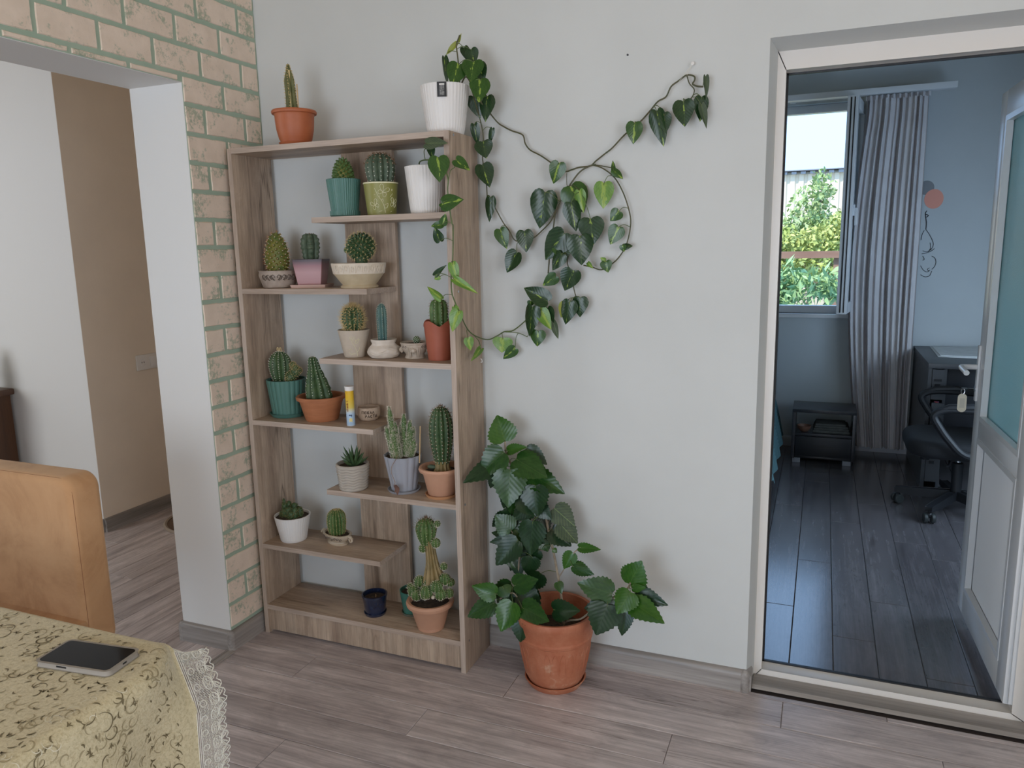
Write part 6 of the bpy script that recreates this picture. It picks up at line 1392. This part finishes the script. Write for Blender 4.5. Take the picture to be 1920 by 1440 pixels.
# wall drawing with a pink balloon
wd_ = thing('wall_decal', 'wall sticker of a pink balloon with a dark line drawing below it', 'sticker', (2.60, YB-.002, 1.45))
m_ink = pbr('ink_line', (.035,.037,.045,1), .7)
def dline(pts, r=.0022): return MB().tube(smooth_path([at(u, v, 'y', YB-.0025) for u, v in pts], 5), r, 5)
bc = at(1751, 373, 'y', YB-.001); part(wd_, 'balloon', MB().lathe([(0, .0012), (.055, .0012), (.0555, 0), (0, 0)], 40).xf(Matrix.Translation(bc) @ Matrix.Diagonal((1, 1, 1.12, 1)) @ Matrix.Rotation(PI/2, 4, 'X')), pbr('balloon_pink', (.78,.33,.25,1), .7), world=True, label='salmon pink balloon')
bc2 = at(1737, 352, 'y', YB-.0002); part(wd_, 'dark_balloon', MB().lathe([(0, .0008), (.045, .0008), (.0455, 0), (0, 0)], 40).xf(Matrix.Translation(bc2) @ Matrix.Rotation(PI/2, 4, 'X')), pbr('balloon_grey', (.22,.23,.25,1), .7), world=True)
for k_, l_ in enumerate([[(1738,395),(1735,401),(1741,404),(1736,408)], [(1735,402),(1737,418),(1736,430)], [(1736,430),(1744,442),(1750,456),(1747,466),(1738,472),(1730,470)], [(1744,455),(1745,465),(1741,472)], [(1728,476),(1738,474),(1747,470),(1752,466)], [(1747,480),(1753,484),(1755,492),(1752,500),(1747,505)], [(1726,498),(1731,506),(1738,510),(1744,506)], [(1743,502),(1739,505),(1742,509)], [(1726,515),(1734,519),(1743,517),(1747,508)], [(1733,432),(1729,440),(1727,450)], [(1730,480),(1733,486),(1730,488)]]):
    part(wd_, 'drawn_line', dline(l_, .0026 if k_ < 2 else .0018), m_ink, world=True)

# ================================================================== OUTSIDE THE BEDROOM WINDOW
struct('ground', MB().box(-20, 24, YB+.6, 60, -1.3, -1.2), pbr('dry_ground', (.42,.36,.26,1), .9, (.30,.29,.17,1), 1.5), 'dry ground outside the bedroom window', 'ground')
def foliage(name, label, cat, blobs, n, size, mat, trunk, seed, aspect=.5):
    r = np.random.RandomState(seed); t = thing(name, label, cat, (trunk[0][0], trunk[0][1], -1.2))
    V = []; Fc = []; w_ = np.array([b[3]*b[4]*b[5] for b in blobs])**.67; w_ /= w_.sum()
    for b, cnt in zip(blobs, (w_*n).astype(int)):
        d = r.normal(size=(cnt, 3)); d /= np.linalg.norm(d, axis=1)[:, None]; rad = r.uniform(.45, 1.05, (cnt, 1)); p = np.array(b[:3])+d*rad*np.array(b[3:6])
        ax = r.normal(size=(cnt, 3)); ax[:, 2] -= .5; ax /= np.linalg.norm(ax, axis=1)[:, None]; o = np.cross(ax, r.normal(size=(cnt, 3))); o /= np.linalg.norm(o, axis=1)[:, None]
        s_ = size*r.uniform(.6, 1.3, (cnt, 1)); n0 = len(V)
        q = np.stack([p, p+ax*s_*.5+o*s_*aspect*.5, p+ax*s_, p+ax*s_*.5-o*s_*aspect*.5], 1).reshape(-1, 3)
        V += q.tolist(); Fc += [(n0+4*i, n0+4*i+1, n0+4*i+2, n0+4*i+3) for i in range(cnt)]
    m_ = MB(); m_.v = V; m_.f = Fc; part(t, 'foliage', m_, mat, 180, world=True, stuff=True, recalc=False)
    tm = MB(); tm.tube(trunk, [.06]+[.04]*(len(trunk)-2)+[.02], 7)
    for b in blobs: tm.tube([trunk[-1], Vector(b[:3])], [.025, .01], 5)
    part(t, 'trunk', tm, m_bark, world=True)
fm1 = pbr('leaf_sunlit', (.36,.46,.12,1), .6, (.46,.50,.17,1), 3); fm2 = pbr('leaf_grey', (.28,.40,.15,1), .6, (.38,.46,.21,1), 4); fm3 = pbr('leaf_peach', (.22,.42,.22,1), .5, (.34,.48,.20,1), 6)
foliage('tall_tree', 'tall sunlit tree in front of the pale building', 'tree', [(1.75,9.2,1.85,.30,.4,.42), (1.55,9.0,1.5,.45,.5,.4), (2.1,9.2,1.5,.45,.5,.4), (1.9,9.0,1.15,.75,.6,.4), (1.9,9.3,2.2,.16,.2,.25), (1.35,9.1,1.2,.4,.5,.45), (2.5,9.2,1.1,.5,.5,.45), (1.2,9,.7,.6,.5,.5), (2.2,9,.7,.6,.5,.5)], 9000, .085, fm2, [(1.8,9.2,-1.2), (1.8,9.2,.2), (1.82,9.2,1.0)], 1)
foliage('yellow_shrub', 'yellow-green shrub below the tall tree', 'shrub', [(1.45,7.6,1.45,.33,.3,.18), (1.95,7.6,1.48,.34,.3,.2), (2.2,7.7,1.6,.24,.3,.24), (1.3,7.7,1.5,.24,.3,.26), (1.75,7.7,1.2,.8,.4,.26)], 5000, .07, fm1, [(1.8,7.5,-1.2), (1.8,7.5,.5)], 2)
foliage('peach_branch', 'long-leaved green branches close outside the window', 'shrub', [(1.62,5.4,1.12,.22,.2,.13), (1.92,5.3,1.08,.2,.2,.12), (1.65,5.3,.92,.22,.2,.16), (2.1,5.4,1.02,.18,.2,.12), (1.5,5.4,.88,.2,.2,.24)], 1300, .12, fm3, [(1.6,5.5,-1.2), (1.6,5.5,.3)], 3, .26)
bg_ = thing('pale_building', 'long pale building with a ribbed sheet facade far outside the window', 'building', (2, 16.2, -1.2))
m_bld = pbr('cream_sheet', (.74,.66,.52,1), .7); fmb = MB(); x = -6
pl = []
while x < 12: pl += [(x, 16.0), (x+.09, 16.0), (x+.11, 16.035), (x+.16, 16.035), (x+.18, 16.0)]; x += .18
fmb.prism(pl+[(12, 16.4), (-6, 16.4)], 'z', -1.2, 2.93); part(bg_, 'facade', fmb, m_bld, world=True)
eave = MB(); x = -6
while x < 12: eave.box(x, x+.1, 15.9, 16.2, 2.93, 3.0); x += .19
part(bg_, 'eave_teeth', eave, pbr('grey_sheet', (.30,.32,.36,1), .6), world=True); part(bg_, 'roof', MB().prism([(15.85, 3.0), (15.85, 3.02), (19, 3.02), (19, 2.98)], 'x', -6.2, 12.2), _M['grey_sheet'], world=True)
wi = tag(link('overhead_wire', MB().tube([(-6, 12, 2.72), (1.7, 12, 2.66), (10, 12, 2.74)], .008, 5).mesh('overhead_wire', m_black)), 'thin overhead wire crossing the sky above the building', 'wire')
pg = thing('pergola', 'weathered wooden pergola beam among the shrubs', 'pergola', (1.8, 6.3, -1.2)); m_pg = pbr('weathered_wood', (.24,.13,.09,1), .8, (.32,.20,.14,1), 8, stretch=(.2,1,1))
part(pg, 'beam', MB().box(1.2, 2.9, 6.25, 6.33, 1.285, 1.355), m_pg, world=True); 
for x in (1.3, 2.06, 2.8): part(pg, 'post', MB().box(x, x+.06, 6.3, 6.36, -1.2, 1.285), m_pg, world=True)
part(pg, 'rafter', MB().box(1.2, 2.9, 6.9, 6.97, 1.3, 1.35), m_pg, world=True)
tag(link('garden_wall', MB().box(.5, 4, 7.0, 7.15, -1.2, .88).box(.48, 4.02, 6.98, 7.18, .88, .93).mesh('garden_wall', pbr('pale_render', (.62,.54,.40,1), .8))), 'low pale garden wall behind the long-leaved branches', 'wall')
